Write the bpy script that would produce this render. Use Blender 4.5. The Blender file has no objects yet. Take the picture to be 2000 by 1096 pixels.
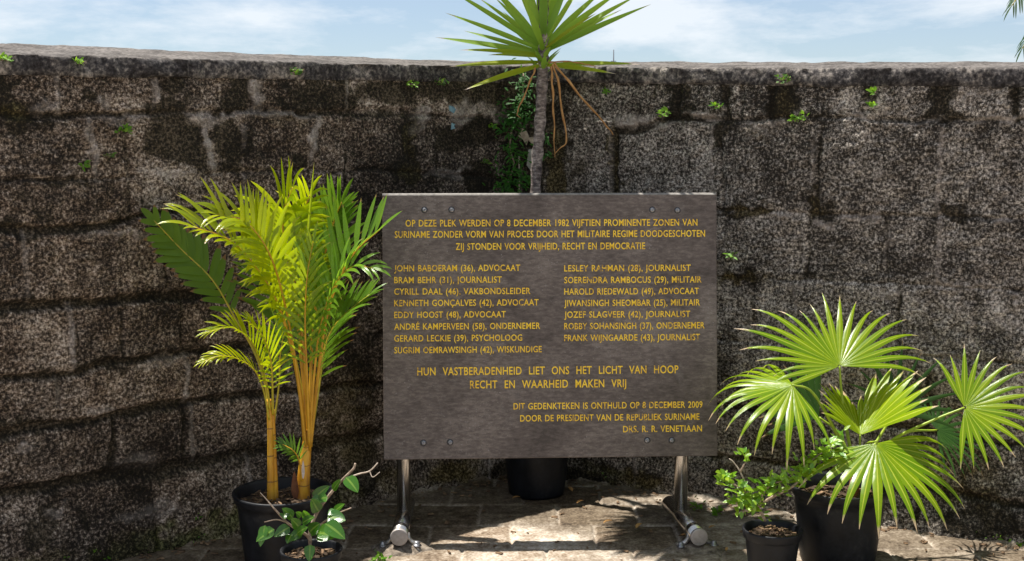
import bpy, math, random
import numpy as np
from mathutils import Vector as V, Matrix
R = math.radians
C = bpy.context.scene
COL = C.collection

# ---------------------------------------------------------------- camera
F_PX, CX, CY, CAM_H = 2400.0, 1000.0, 548.0, 1.6
PITCH = math.atan(288 / F_PX)
cam = bpy.data.cameras.new('camera')
cam.sensor_width = 36.0
cam.lens = F_PX / 2000 * 36
cam.clip_end = 6000
camo = bpy.data.objects.new('camera', cam)
camo.location = (0, 0, CAM_H)
camo.rotation_euler = (math.pi / 2 - PITCH, 0, 0)
COL.objects.link(camo)
C.camera = camo

# ---------------------------------------------------------------- sun and sky
SUN_TO = V((-0.55, 0.355, 1.9)).normalized()          # towards the sun: high, behind the wall on the left
sun = bpy.data.lights.new('sun', 'SUN')
sun.energy = 5.0
sun.angle = R(0.53)
sun.color = (1.0, 0.95, 0.87)
suno = bpy.data.objects.new('sun', sun)
suno.rotation_euler = SUN_TO.to_track_quat('Z', 'Y').to_euler()
suno.location = SUN_TO * 20
COL.objects.link(suno)

world = bpy.data.worlds.new('World')
C.world = world
world.use_nodes = True
wn, wl = world.node_tree.nodes, world.node_tree.links
wn.clear()
wo = wn.new('ShaderNodeOutputWorld')
bg = wn.new('ShaderNodeBackground')
sky = wn.new('ShaderNodeTexSky')
sky.sky_type = 'NISHITA'
sky.sun_disc = False
sky.sun_elevation = math.asin(SUN_TO.z)
sky.sun_rotation = math.atan2(SUN_TO.x, SUN_TO.y)
sky.air_density = 1.0
sky.dust_density = 0.0
sky.ozone_density = 1.5
bg.inputs['Strength'].default_value = 0.05
tc = wn.new('ShaderNodeTexCoord')
mp = wn.new('ShaderNodeMapping')
mp.inputs['Scale'].default_value = (5.0, 5.0, 19.0)
mp.inputs['Location'].default_value = (1.3, 0.4, 0.35)
n1 = wn.new('ShaderNodeTexNoise')
n1.inputs['Scale'].default_value = 1.0
n1.inputs['Detail'].default_value = 12
n1.inputs['Roughness'].default_value = 0.62
n1.inputs['Distortion'].default_value = 0.1
cr = wn.new('ShaderNodeValToRGB')
cr.color_ramp.elements[0].position = 0.42
cr.color_ramp.elements[0].color = (0.26, 0.26, 0.26, 1)
cr.color_ramp.elements[1].position = 0.60
cr.color_ramp.elements[1].color = (0.86, 0.86, 0.86, 1)
cloud = wn.new('ShaderNodeRGB')
cloud.outputs[0].default_value = (8.9, 9.4, 9.9, 1)
mx = wn.new('ShaderNodeMix')
mx.data_type = 'RGBA'
wl.new(tc.outputs['Generated'], mp.inputs['Vector'])
wl.new(mp.outputs['Vector'], n1.inputs['Vector'])
wl.new(n1.outputs['Fac'], cr.inputs['Fac'])
wl.new(cr.outputs['Color'], mx.inputs['Factor'])
tint = wn.new('ShaderNodeMix'); tint.data_type = 'RGBA'; tint.blend_type = 'MULTIPLY'; tint.inputs['Factor'].default_value = 1.0
tint.inputs['B'].default_value = (0.74, 0.85, 1.02, 1)           # humid tropical air
wl.new(sky.outputs['Color'], tint.inputs['A'])
wl.new(tint.outputs['Result'], mx.inputs['A'])
wl.new(cloud.outputs[0], mx.inputs['B'])
wl.new(mx.outputs['Result'], bg.inputs['Color'])
wl.new(bg.outputs['Background'], wo.inputs['Surface'])

C.view_settings.view_transform = 'Standard'
C.view_settings.look = 'None'
C.view_settings.exposure = 1.08
C.view_settings.gamma = 1.0
C.view_settings.use_curve_mapping = False
C.render.engine = 'CYCLES'
C.cycles.max_bounces = 8
C.cycles.transparent_max_bounces = 8

# ---------------------------------------------------------------- helpers
CP, SP = math.cos(PITCH), math.sin(PITCH)
def ray(px, py):
    u, v = (px - CX) / F_PX, (CY - py) / F_PX
    return V((u, CP + v * SP, -SP + v * CP))
def G(px, py, z=0.0):                     # the point of the level z behind a pixel of the survey
    d = ray(px, py); return V((0, 0, CAM_H)) + d * ((z - CAM_H) / d.z)
def P(px, py, Y):                         # the point at distance Y
    d = ray(px, py); return V((0, 0, CAM_H)) + d * (Y / d.y)

rs = np.random.RandomState(7)
LAT = rs.rand(8, 256, 256)
def vnoise(x, y, k=0):
    xi, yi = np.floor(x).astype(int), np.floor(y).astype(int)
    fx, fy = x - xi, y - yi
    fx, fy = fx * fx * (3 - 2 * fx), fy * fy * (3 - 2 * fy)
    L = LAT[k % 8]
    a, b = L[xi % 256, yi % 256], L[(xi + 1) % 256, yi % 256]
    c, d = L[xi % 256, (yi + 1) % 256], L[(xi + 1) % 256, (yi + 1) % 256]
    return (a * (1 - fx) + b * fx) * (1 - fy) + (c * (1 - fx) + d * fx) * fy
def fbm(x, y, k=0, o=4):
    s, a, t = 0, 1.0, 0
    for i in range(o):
        s = s + a * vnoise(x * 2 ** i + 17.3 * i, y * 2 ** i + 9.1 * i, k + i); t += a; a *= 0.5
    return s / t
def sstep(a, b, x):
    t = np.clip((x - a) / (b - a), 0, 1); return t * t * (3 - 2 * t)

def tag(o, label, cat, group=None):
    o['label'] = label; o['category'] = cat
    if group: o['group'] = group
    return o
def thing(name, loc, label, cat, group=None):
    o = bpy.data.objects.new(name, None)
    o.empty_display_size = 0.1
    o.location = loc; COL.objects.link(o)
    return tag(o, label, cat, group)
def root_loc(o):
    l = V(o.location)
    while o.parent: o = o.parent; l = l + V(o.location)
    return l

class MB:
    """collects shapes in world coordinates and links them as ONE mesh object"""
    def __init__(s): s.v, s.f, s.uv, s.r = [], [], [], []
    def add(s, vs, fs, uvs=None, r=0.5):
        b = len(s.v); s.v += [tuple(p) for p in vs]
        s.f += [tuple(i + b for i in f) for f in fs]
        s.uv += uvs if uvs else [(0.5, 0.5)] * len(vs)
        s.r += [r] * len(vs)
    def build(s, name, mat, parent=None, origin=None, smooth=True):
        o0 = root_loc(parent) if parent else V(origin or (0, 0, 0))
        me = bpy.data.meshes.new(name)
        me.from_pydata([(p[0] - o0.x, p[1] - o0.y, p[2] - o0.z) for p in s.v], [], s.f)
        uvl = me.uv_layers.new(name='UVMap')
        li = np.zeros(len(me.loops), dtype=np.int32); me.loops.foreach_get('vertex_index', li)
        uvl.data.foreach_set('uv', np.array(s.uv, dtype=np.float32)[li].ravel())
        at = me.attributes.new('rnd', 'FLOAT', 'POINT')
        at.data.foreach_set('value', np.array(s.r, dtype=np.float32))
        if smooth: me.polygons.foreach_set('use_smooth', [True] * len(me.polygons))
        me.materials.append(mat)
        ob = bpy.data.objects.new(name, me); COL.objects.link(ob)
        if parent: ob.parent = parent
        else: ob.location = o0
        return ob
    # --- shapes
    def box(s, c, dx, dy, dz, bev=0.0, r=0.5):
        """c centre; dx, dy, dz half vectors; bevelled as a chamfered box"""
        bm = []
        vs, idx = [], {}
        k = 0
        for sx in (-1, 1):
            for sy in (-1, 1):
                for sz in (-1, 1):
                    for ax in range(3):
                        q = []
                        for i, (h, sg) in enumerate(((dx, sx), (dy, sy), (dz, sz))):
                            L = h.length
                            q.append(h * (sg * (L - (0 if i == ax else bev)) / L))
                        vs.append(c + q[0] + q[1] + q[2]); idx[(sx, sy, sz, ax)] = k; k += 1
        fs = []
        for ax in range(3):
            o1, o2 = [i for i in range(3) if i != ax]
            for sg in (-1, 1):
                q = []
                for a, b in ((-1, -1), (1, -1), (1, 1), (-1, 1)):
                    t = [0, 0, 0]; t[ax] = sg; t[o1] = a; t[o2] = b; q.append(idx[(*t, ax)])
                fs.append(q)
            for a in (-1, 1):
                for b in (-1, 1):
                    t1 = [0, 0, 0]; t1[o1] = a; t1[o2] = b; t1[ax] = -1
                    t2 = list(t1); t2[ax] = 1
                    fs.append([idx[(*t1, o1)], idx[(*t2, o1)], idx[(*t2, o2)], idx[(*t1, o2)]])
        for sx in (-1, 1):
            for sy in (-1, 1):
                for sz in (-1, 1): fs.append([idx[(sx, sy, sz, a)] for a in range(3)])
        s.add(vs, fs, r=r)
    def tube(s, pts, rad, n=8, r=0.5, cap=True, flat=None):
        pts = [V(p) for p in pts]
        if not hasattr(rad, '__len__'): rad = [rad] * len(pts)
        t0 = (pts[1] - pts[0]).normalized()
        a = t0.orthogonal().normalized()
        vs, uvs, fs = [], [], []
        for i, p in enumerate(pts):
            t = (pts[min(i + 1, len(pts) - 1)] - pts[max(i - 1, 0)]).normalized()
            a = (a - t * a.dot(t)).normalized(); b = t.cross(a)
            for k in range(n):
                w = 2 * math.pi * k / n
                vs.append(p + (a * math.cos(w) + b * math.sin(w)) * rad[i]); uvs.append((k / n, i / (len(pts) - 1)))
        for i in range(len(pts) - 1):
            for k in range(n):
                fs.append((i * n + k, i * n + (k + 1) % n, (i + 1) * n + (k + 1) % n, (i + 1) * n + k))
        if cap:
            fs.append(tuple(range(n - 1, -1, -1))); fs.append(tuple((len(pts) - 1) * n + k for k in range(n)))
        s.add(vs, fs, uvs, r)
    def lathe(s, c, prof, n=48, r=0.5, wob=0.0):
        vs, fs, uvs = [], [], []
        for i, (rr, z) in enumerate(prof):
            for k in range(n):
                w = 2 * math.pi * k / n
                q = rr * (1 + wob * math.sin(2 * w + 1.0) + wob * 0.6 * math.sin(3 * w))
                vs.append(c + V((q * math.cos(w), q * math.sin(w), z))); uvs.append((k / n, i / (len(prof) - 1)))
        for i in range(len(prof) - 1):
            for k in range(n):
                fs.append((i * n + k, i * n + (k + 1) % n, (i + 1) * n + (k + 1) % n, (i + 1) * n + k))
        s.add(vs, fs, uvs, r)
    def blade(s, p, d, n, L, W, seg=6, droop=0.0, fold=0.25, prof='lance', r=0.5, curl=0.0):
        p, d, n = V(p), V(d).normalized(), V(n)
        n = (n - d * n.dot(d))
        n = n.normalized() if n.length > 1e-5 else d.orthogonal().normalized()
        vs, uvs, fs = [], [], []
        for i in range(seg + 1):
            t = i / seg
            w = W * PROF[prof](t)
            sd = d.cross(n).normalized()
            vs += [p - sd * w / 2 + n * fold * w / 2, p, p + sd * w / 2 + n * fold * w / 2]
            uvs += [(0, t), (0.5, t), (1, t)]
            if i < seg:
                p = p + d * (L / seg)
                d2 = (d + V((0, 0, -1)) * droop * (0.35 + 1.3 * t) / seg + n * curl / seg).normalized()
                n = (n - d2 * n.dot(d2)).normalized(); d = d2
                b = 3 * i
                fs += [(b, b + 1, b + 4, b + 3), (b + 1, b + 2, b + 5, b + 4)]
        s.add(vs, fs, uvs, r)
        return p

PROF = {
    'lance': lambda t: min(1.0, 0.25 + 2.6 * t) * (1 - t ** 2.6) ** 0.8 + 0.004,
    'strap': lambda t: min(1.0, 0.55 + 1.5 * t) * (1 - max(0, (t - 0.35) / 0.65) ** 1.7) + 0.004,
    'ovate': lambda t: math.sin(math.pi * min(1, t ** 0.72)) ** 0.8 + 0.005,
    'heart': lambda t: (math.sin(math.pi * t ** 0.6)) ** 0.7 + 0.01,
    'even': lambda t: min(1.0, 0.5 + 3 * t) * (1 - t ** 5) + 0.004,
}

def spline(pts, n=24):
    pts = [V(p) for p in pts]
    if len(pts) == 2: return [pts[0].lerp(pts[1], i / (n - 1)) for i in range(n)]
    q = [2 * pts[0] - pts[1]] + pts + [2 * pts[-1] - pts[-2]]
    out = []
    m = len(pts) - 1
    for j in range(n):
        x = j / (n - 1) * m; i = min(int(x), m - 1); t = x - i
        a, b, c, d = q[i:i + 4]
        out.append(0.5 * ((2 * b) + (c - a) * t + (2 * a - 5 * b + 4 * c - d) * t * t + (3 * b - a - 3 * c + d) * t ** 3))
    return out

# ---------------------------------------------------------------- materials
def mat(name):
    m = bpy.data.materials.new(name); m.use_nodes = True
    nt = m.node_tree; nt.nodes.clear()
    return m, nt.nodes, nt.links
def node(ns, kind, **kw):
    n = ns.new(kind)
    for k, v in kw.items():
        if k in n.inputs: n.inputs[k].default_value = v
        else: setattr(n, k, v)
    return n
def ramp(ns, stops):
    n = ns.new('ShaderNodeValToRGB'); e = n.color_ramp.elements
    e[0].position, e[0].color = stops[0][0], (*stops[0][1], 1)
    e[1].position, e[1].color = stops[-1][0], (*stops[-1][1], 1)
    for p, c in stops[1:-1]:
        x = e.new(p); x.color = (*c, 1)
    return n
def mixc(ns, ls, f, a, b, mode='MIX'):
    n = ns.new('ShaderNodeMix'); n.data_type = 'RGBA'; n.blend_type = mode
    for sck, val in (('Factor', f), ('A', a), ('B', b)):
        if hasattr(val, 'is_linked') or hasattr(val, 'node'): ls.new(val, n.inputs[sck])
        else: n.inputs[sck].default_value = val if sck == 'Factor' else (*val, 1)
    return n.outputs['Result']
def mathn(ns, ls, op, a, b=0.0, clamp=False):
    n = ns.new('ShaderNodeMath'); n.operation = op; n.use_clamp = clamp
    for i, val in enumerate((a, b)):
        if hasattr(val, 'node'): ls.new(val, n.inputs[i])
        else: n.inputs[i].default_value = val
    return n.outputs[0]
def finish(ns, ls, col, rough=0.8, bump=None, bs=0.5, bd=0.005, metal=0.0, spec=0.4, trans=None, tf=0.4, coat=0.0):
    b = ns.new('ShaderNodeBsdfPrincipled')
    if hasattr(col, 'node'): ls.new(col, b.inputs['Base Color'])
    else: b.inputs['Base Color'].default_value = (*col, 1)
    if hasattr(rough, 'node'): ls.new(rough, b.inputs['Roughness'])
    else: b.inputs['Roughness'].default_value = rough
    b.inputs['Metallic'].default_value = metal
    b.inputs['Specular IOR Level'].default_value = spec
    b.inputs['Coat Weight'].default_value = coat
    if bump is not None:
        bn = ns.new('ShaderNodeBump'); bn.inputs['Strength'].default_value = bs; bn.inputs['Distance'].default_value = bd
        ls.new(bump, bn.inputs['Height']); ls.new(bn.outputs[0], b.inputs['Normal'])
    out = ns.new('ShaderNodeOutputMaterial')
    if trans is not None:
        t = ns.new('ShaderNodeBsdfTranslucent')
        if hasattr(trans, 'node'): ls.new(trans, t.inputs['Color'])
        else: t.inputs['Color'].default_value = (*trans, 1)
        m = ns.new('ShaderNodeMixShader'); m.inputs[0].default_value = tf
        ls.new(b.outputs[0], m.inputs[1]); ls.new(t.outputs[0], m.inputs[2]); ls.new(m.outputs[0], out.inputs[0])
    else: ls.new(b.outputs[0], out.inputs[0])
def noise(ns, ls, scale, detail=3, rough=0.5, coord='Object', stretch=None, dist=0.0):
    tc = ns.new('ShaderNodeTexCoord')
    n = node(ns, 'ShaderNodeTexNoise', Scale=scale, Detail=detail, Roughness=rough, Distortion=dist)
    src = tc.outputs[coord]
    if stretch:
        mp = ns.new('ShaderNodeMapping'); mp.inputs['Scale'].default_value = stretch
        ls.new(src, mp.inputs['Vector']); src = mp.outputs[0]
    ls.new(src, n.inputs['Vector'])
    return n.outputs['Fac']
def attr(ns, name):
    a = ns.new('ShaderNodeAttribute'); a.attribute_name = name
    return a.outputs['Fac']

def m_leaf(name, ca, cb, tip=None, trans=None, tf=0.4, rough=0.34, rib=None, spec=0.5, tip_at=0.93, streak=0.0):
    """leaf: colour varies leaf by leaf, along and across the blade; lets light through"""
    m, ns, ls = mat(name)
    c = mixc(ns, ls, attr(ns, 'rnd'), ca, cb)
    uv = ns.new('ShaderNodeUVMap'); uv.uv_map = 'UVMap'
    sp = ns.new('ShaderNodeSeparateXYZ'); ls.new(uv.outputs[0], sp.inputs[0])
    nz = noise(ns, ls, 38, 4)
    c = mixc(ns, ls, mathn(ns, ls, 'MULTIPLY', nz, 0.5), c, tuple(0.72 * x for x in ca))
    if rib:
        d = mathn(ns, ls, 'ABSOLUTE', mathn(ns, ls, 'SUBTRACT', sp.outputs['X'], 0.5))
        k = mathn(ns, ls, 'LESS_THAN', d, 0.07)
        c = mixc(ns, ls, mathn(ns, ls, 'MULTIPLY', k, 0.7), c, rib)
    if tip:
        nz2 = noise(ns, ls, 25, 2)
        e = mathn(ns, ls, 'ADD', sp.outputs['Y'], mathn(ns, ls, 'MULTIPLY', mathn(ns, ls, 'SUBTRACT', nz2, 0.5), 0.3))
        rp = ramp(ns, [(tip_at - 0.06, (0, 0, 0)), (tip_at, (1, 1, 1))]); ls.new(e, rp.inputs[0])
        c = mixc(ns, ls, rp.outputs[0], c, tip)
    t = mixc(ns, ls, 0.5, c, trans) if trans else c
    w = ns.new('ShaderNodeTexWave'); w.inputs['Scale'].default_value = 3.2
    w.bands_direction = 'X'; ls.new(uv.outputs[0], w.inputs['Vector'])
    rg = mathn(ns, ls, 'ADD', rough - 0.08, mathn(ns, ls, 'MULTIPLY', nz, 0.2))
    finish(ns, ls, c, rg, w.outputs['Fac'], 0.25, 0.0012, spec=spec, trans=t, tf=tf)
    return m
def m_plain(name, ca, cb, scale=30, rough=0.7, bs=0.3, bd=0.002, spec=0.4, metal=0.0, stretch=None, coord='Object'):
    m, ns, ls = mat(name)
    nz = noise(ns, ls, scale, 5, 0.6, coord, stretch)
    rp = ramp(ns, [(0.3, ca), (0.7, cb)]); ls.new(nz, rp.inputs[0])
    finish(ns, ls, rp.outputs[0], rough, nz, bs, bd, metal, spec)
    return m
# ================================================================ THE WALL
LA, LB = G(198, 1096), G(933, 931)
RA, RB = G(1309, 960), G(2000, 1063)
dL, dR = (LB - LA).normalized(), (RB - RA).normalized()
_den = dL.x * dR.y - dL.y * dR.x
_t = ((RA.x - LA.x) * dR.y - (RA.y - LA.y) * dR.x) / _den
CORNER = LA + dL * _t
NL, NR = V((dL.y, -dL.x, 0)), V((dR.y, -dR.x, 0))
FIL = 0.30
def wall_uv(px, py):
    """a surveyed point of the wall face: metres along the wall from its corner, and height; with the scale there"""
    d = ray(px, py)
    best = None
    for A, dd, sg in ((CORNER, dL, -1), (CORNER, dR, 1)):
        den = d.x * dd.y - d.y * dd.x
        k = (A.x * dd.y - A.y * dd.x) / den
        p = d * k
        u = (V((p.x, p.y, 0)) - CORNER).dot(dd)
        if u * sg >= -1e-6 or best is None: best = (u, CAM_H + p.z, F_PX / p.y)
    return best
def wall_xy(u):
    """arrays x, y, nx, ny along the wall (rounded corner)"""
    a, b = -FIL, FIL
    t = np.clip((u - a) / (2 * FIL), 0, 1)
    p0, p2 = CORNER - dL * FIL, CORNER + dR * FIL
    x = (1 - t) ** 2 * p0.x + 2 * t * (1 - t) * CORNER.x + t * t * p2.x + np.minimum(u + FIL, 0) * dL.x + np.maximum(u - FIL, 0) * dR.x
    y = (1 - t) ** 2 * p0.y + 2 * t * (1 - t) * CORNER.y + t * t * p2.y + np.minimum(u + FIL, 0) * dL.y + np.maximum(u - FIL, 0) * dR.y
    nx, ny = (1 - t) * NL.x + t * NR.x, (1 - t) * NL.y + t * NR.y
    l = np.hypot(nx, ny)
    return x, y, nx / l, ny / l
def wall_pt(px, py, off=0.0):
    u, z, s = wall_uv(px, py)
    x, y, nx, ny = [float(q[0]) for q in wall_xy(np.array([u]))]
    return V((x + nx * off, y + ny * off, z)), V((nx, ny, 0)), s
# height of the front top edge along the wall
_tp = [(0, 106), (350, 115), (700, 124), (1000, 130), (1300, 132), (1650, 133), (2000, 133)]
_tu = np.array([wall_uv(*p)[0] for p in _tp]); _tz = np.array([wall_uv(*p)[1] for p in _tp])
def top_z(u): return np.interp(u, _tu, _tz)

U0, U1 = -3.3, 3.6
# dark joints (recessed): pixel polyline, width px, depth m, darkness
JOINTS = [
    ([(-400, 236), (0, 222), (150, 226), (300, 222)], 13, .022, .7), ([(300, 220), (480, 217), (620, 220), (800, 216)], 10, .018, .45),
    ([(0, 118), (300, 126), (600, 136), (900, 141), (1100, 141), (1400, 140), (2000, 143), (2300, 148)], 7, .008, .35),
    ([(620, 222), (760, 224), (960, 230)], 9, .015, .6),
    ([(0, 352), (140, 350), (260, 344)], 9, .014, .5), ([(400, 338), (600, 332), (800, 336)], 8, .012, .35),
    ([(-400, 470), (0, 452), (110, 449), (190, 445), (300, 415), (490, 408), (620, 402)], 15, .028, .85),
    ([(-400, 632), (0, 599), (110, 596), (225, 584), (420, 572)], 20, .032, .95),
    ([(-400, 790), (0, 740), (156, 729), (212, 706), (390, 688), (520, 668)], 16, .028, .85),
    ([(-400, 922), (0, 850), (60, 838), (186, 823), (235, 805), (342, 790), (520, 768), (740, 748)], 18, .032, .9),
    ([(-400, 1060), (0, 969), (122, 946), (235, 930), (440, 893), (560, 874), (740, 850)], 26, .03, .85),
    ([(222, 822), (224, 870), (222, 915)], 14, .022, .8), ([(362, 800), (360, 892)], 12, .015, .5),
    ([(237, 606), (240, 705)], 10, .014, .45), ([(110, 735), (118, 840)], 9, .012, .35),
    ([(178, 236), (177, 340)], 7, .01, .3), ([(436, 300), (440, 400)], 9, .012, .4),
    ([(300, 135), (303, 214)], 7, .012, .4), ([(487, 140), (492, 214)], 8, .012, .4),
    ([(640, 340), (645, 400)], 8, .012, .4), ([(803, 225), (800, 312)], 14, .02, .8),
    ([(700, 330), (860, 338), (1010, 350)], 9, .014, .5),
    ([(1202, 255), (1200, 300), (1200, 480)], 16, .03, .95), ([(1200, 254), (1240, 255), (1268, 249), (1285, 238), (1325, 233), (1410, 236)], 12, .022, .85),
    ([(1325, 150), (1325, 232)], 11, .02, .8), ([(1420, 150), (1420, 230)], 12, .016, .6),
    ([(1508, 150), (1507, 228)], 12, .022, .85), ([(1410, 236), (1510, 230), (1700, 232), (1820, 234), (2000, 236), (2300, 240)], 8, .014, .4),
    ([(1842, 146), (1840, 236)], 16, .018, .75), ([(1985, 148), (1985, 236)], 14, .016, .6), ([(1690, 150), (1690, 230)], 9, .01, .35),
    ([(1590, 236), (1592, 300), (1596, 420)], 7, .01, .25), ([(1410, 240), (1412, 410)], 8, .012, .35),
    ([(1200, 396), (1405, 410), (1505, 412), (1600, 418), (1720, 420), (1900, 425), (2300, 440)], 8, .012, .25),
    ([(1733, 425), (1734, 560)], 7, .012, .45), ([(1560, 420), (1562, 550)], 7, .01, .3), ([(1880, 430), (1884, 570)], 7, .01, .25),
    ([(1395, 540), (1490, 543), (1620, 552), (1760, 556), (2000, 570), (2300, 590)], 8, .012, .28),
    ([(1395, 660), (1560, 680), (1800, 696), (2000, 714), (2300, 740)], 8, .014, .32),
    ([(1395, 790), (1600, 810), (1800, 842), (2000, 872), (2300, 915)], 14, .024, .7),
    ([(1395, 890), (1600, 915), (1800, 950), (2000, 985), (2300, 1040)], 16, .024, .7),
    ([(1645, 556), (1648, 690)], 7, .01, .3), ([(1905, 575), (1908, 706)], 8, .012, .4), ([(1470, 550), (1474, 666)], 9, .012, .4),
    ([(1808, 740), (1810, 840)], 14, .016, .6), ([(1560, 700), (1556, 800)], 9, .012, .4),
    ([(740, 560), (900, 540), (1000, 536)], 12, .02, .6), ([(740, 650), (1000, 632)], 12, .02, .6),
    ([(740, 748), (1000, 724), (1200, 752), (1395, 790)], 12, .02, .6), ([(740, 850), (1000, 820), (1200, 850), (1395, 890)], 12, .02, .6),
]
# dark algae patches: x, y, rx, ry, strength (pixels of the survey)
STAINS = [
    (4, 180, 16, 55, .9), (40, 212, 44, 17, 1), (15, 243, 30, 13, .9), (178, 204, 20, 14, .7), (70, 232, 60, 10, .6),
    (318, 218, 32, 16, .9), (345, 262, 58, 40, 1), (385, 300, 30, 30, .6), (350, 170, 46, 30, .55), (465, 178, 36, 40, 1), (452, 275, 30, 52, 1),
    (440, 330, 30, 20, .6), (625, 178, 66, 30, .9), (560, 205, 40, 12, .5), (690, 195, 40, 22, .6), (592, 328, 20, 18, 1), (614, 205, 60, 14, .8),
    (140, 352, 62, 7, .7), (20, 452, 70, 14, .8), (60, 388, 45, 22, .35), (90, 418, 40, 14, .4),
    (770, 180, 70, 26, .8), (860, 165, 90, 32, .9), (935, 180, 60, 34, 1), (1000, 190, 50, 55, 1), (790, 322, 30, 26, 1), (802, 270, 16, 50, .9),
    (880, 268, 40, 22, .9), (950, 258, 62, 32, 1), (905, 250, 40, 12, .7), (940, 348, 40, 26, 1), (1020, 320, 60, 80, 1), (1085, 310, 26, 80, 1), (1072, 240, 40, 40, .7), (1130, 345, 30, 40, .5),
    (1110, 160, 90, 26, .6), (1010, 420, 300, 50, .6), (870, 340, 60, 14, .4),
    (1202, 310, 12, 70, 1), (1325, 190, 12, 48, 1), (1330, 226, 30, 12, 1), (1420, 185, 14, 42, .8), (1412, 248, 24, 22, 1), (1540, 200, 34, 32, .95), (1512, 185, 16, 40, 1),
    (1560, 158, 70, 14, .6), (1688, 185, 20, 28, .55), (1620, 232, 50, 9, .5), (1840, 190, 26, 48, .9), (1855, 230, 60, 10, .8), (1985, 175, 22, 40, .75), (1280, 160, 70, 16, .5),
    (1455, 412, 58, 13, 1), (1600, 400, 16, 28, .7), (1620, 412, 26, 16, .5), (1862, 424, 44, 12, .95), (1700, 330, 90, 40, .22), (1480, 330, 60, 40, .18),
    (1445, 542, 52, 13, .95), (1612, 552, 30, 9, .7), (1420, 620, 30, 60, .35), (1420, 740, 40, 60, .4), (1435, 700, 50, 30, .3), (1560, 690, 80, 14, .35),
    (1600, 600, 120, 40, .15), (1750, 700, 70, 30, .25), (1850, 800, 90, 40, .3), (1812, 780, 16, 60, .7), (1700, 780, 90, 40, .3), (1900, 900, 90, 40, .6), (1850, 960, 100, 24, .5), (1960, 960, 60, 30, .55),
    (1960, 1010, 70, 24, .95), (1900, 1020, 60, 20, .8), (1780, 900, 50, 40, .4), (1500, 860, 100, 40, .4), (1420, 920, 60, 30, .6), (1560, 960, 120, 24, .5), (1980, 830, 50, 20, .4),
    (0, 598, 120, 14, .9), (120, 726, 120, 14, .7), (232, 716, 28, 16, .8), (40, 842, 60, 16, .9), (160, 826, 60, 10, .7), (222, 860, 10, 50, .9), (218, 930, 70, 18, .9), (150, 950, 70, 18, .7), (340, 905, 90, 22, .9),
    (62, 1040, 30, 20, .9), (100, 1000, 22, 46, .7), (172, 1020, 12, 26, .8), (250, 960, 40, 14, .6), (330, 930, 60, 16, .6), (20, 990, 60, 20, .5), (470, 890, 70, 30, .7), (420, 960, 30, 20, .5),
    (430, 630, 50, 22, .5), (400, 690, 70, 14, .6), (300, 500, 120, 24, .22), (120, 520, 90, 20, .2), (500, 560, 120, 30, .4), (560, 690, 120, 30, .5), (690, 600, 60, 120, .55), (700, 760, 60, 90, .7), (690, 880, 60, 50, .8), (640, 800, 60, 60, .5), (450, 780, 60, 40, .45), (650, 500, 90, 60, .4),
    (720, 420, 60, 40, .5), (560, 440, 90, 16, .3), (700, 930, 70, 24, .9), (790, 915, 30, 20, .5), (985, 905, 60, 20, .9), (1150, 925, 90, 20, 1), (1260, 925, 60, 26, .8), (1180, 900, 60, 14, .8),
]
# pale mortar and bare plaster patches
PALES = [(1500, 238, 60, 5, .5), (1800, 236, 50, 5, .5), (1680, 424, 40, 5, .6), (1520, 424, 30, 5, .5), (1240, 395, 40, 5, .4), (1880, 560, 60, 5, .4), (1550, 556, 40, 5, .4), (1735, 480, 5, 40, .5), (1592, 320, 5, 50, .4), (1840, 700, 60, 6, .4), (1235, 240, 40, 10, 1), (1372, 229, 36, 7, 1), (1960, 236, 44, 7, 1), (1955, 432, 18, 6, 1), 
    (406, 285, 9, 46, 1), (402, 232, 40, 12, .7), (503, 175, 14, 42, .9), (614, 265, 8, 50, .8), (303, 178, 6, 38, .6), (178, 290, 8, 52, .65), (480, 222, 130, 6, .55), (560, 221, 50, 5, .7),
    (330, 334, 60, 6, .5), (240, 232, 60, 10, .4), (90, 205, 26, 12, .4), (205, 205, 16, 10, .5), (822, 229, 26, 14, .9), (810, 250, 14, 12, .6), (905, 218, 26, 22, .9), (950, 215, 34, 13, .6), (980, 222, 20, 14, .5), (875, 332, 54, 7, .8), (890, 344, 20, 8, .6),
    (1228, 238, 34, 9, .9), (1368, 229, 34, 6, .9), (1300, 248, 40, 5, .6), (1682, 233, 20, 7, .8), (1955, 236, 44, 6, .95), (1955, 432, 18, 6, .9), (1617, 436, 26, 6, .85), (1712, 424, 12, 10, .9), (1895, 175, 50, 20, .3), (1470, 252, 60, 8, .35),
    (1715, 335, 10, 10, .5), (320, 706, 50, 9, .4), (200, 800, 30, 8, .4), (110, 1000, 22, 12, .5), (56, 878, 20, 8, .5), (270, 905, 50, 18, .35), (290, 1000, 60, 14, .4), (250, 460, 90, 7, .4), (460, 440, 70, 6, .4), (1960, 640, 30, 14, .4), (1800, 660, 90, 12, .25), (1730, 578, 60, 6, .4),
    (700, 790, 30, 12, .45), (1000, 230, 12, 20, .3),
]
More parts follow.
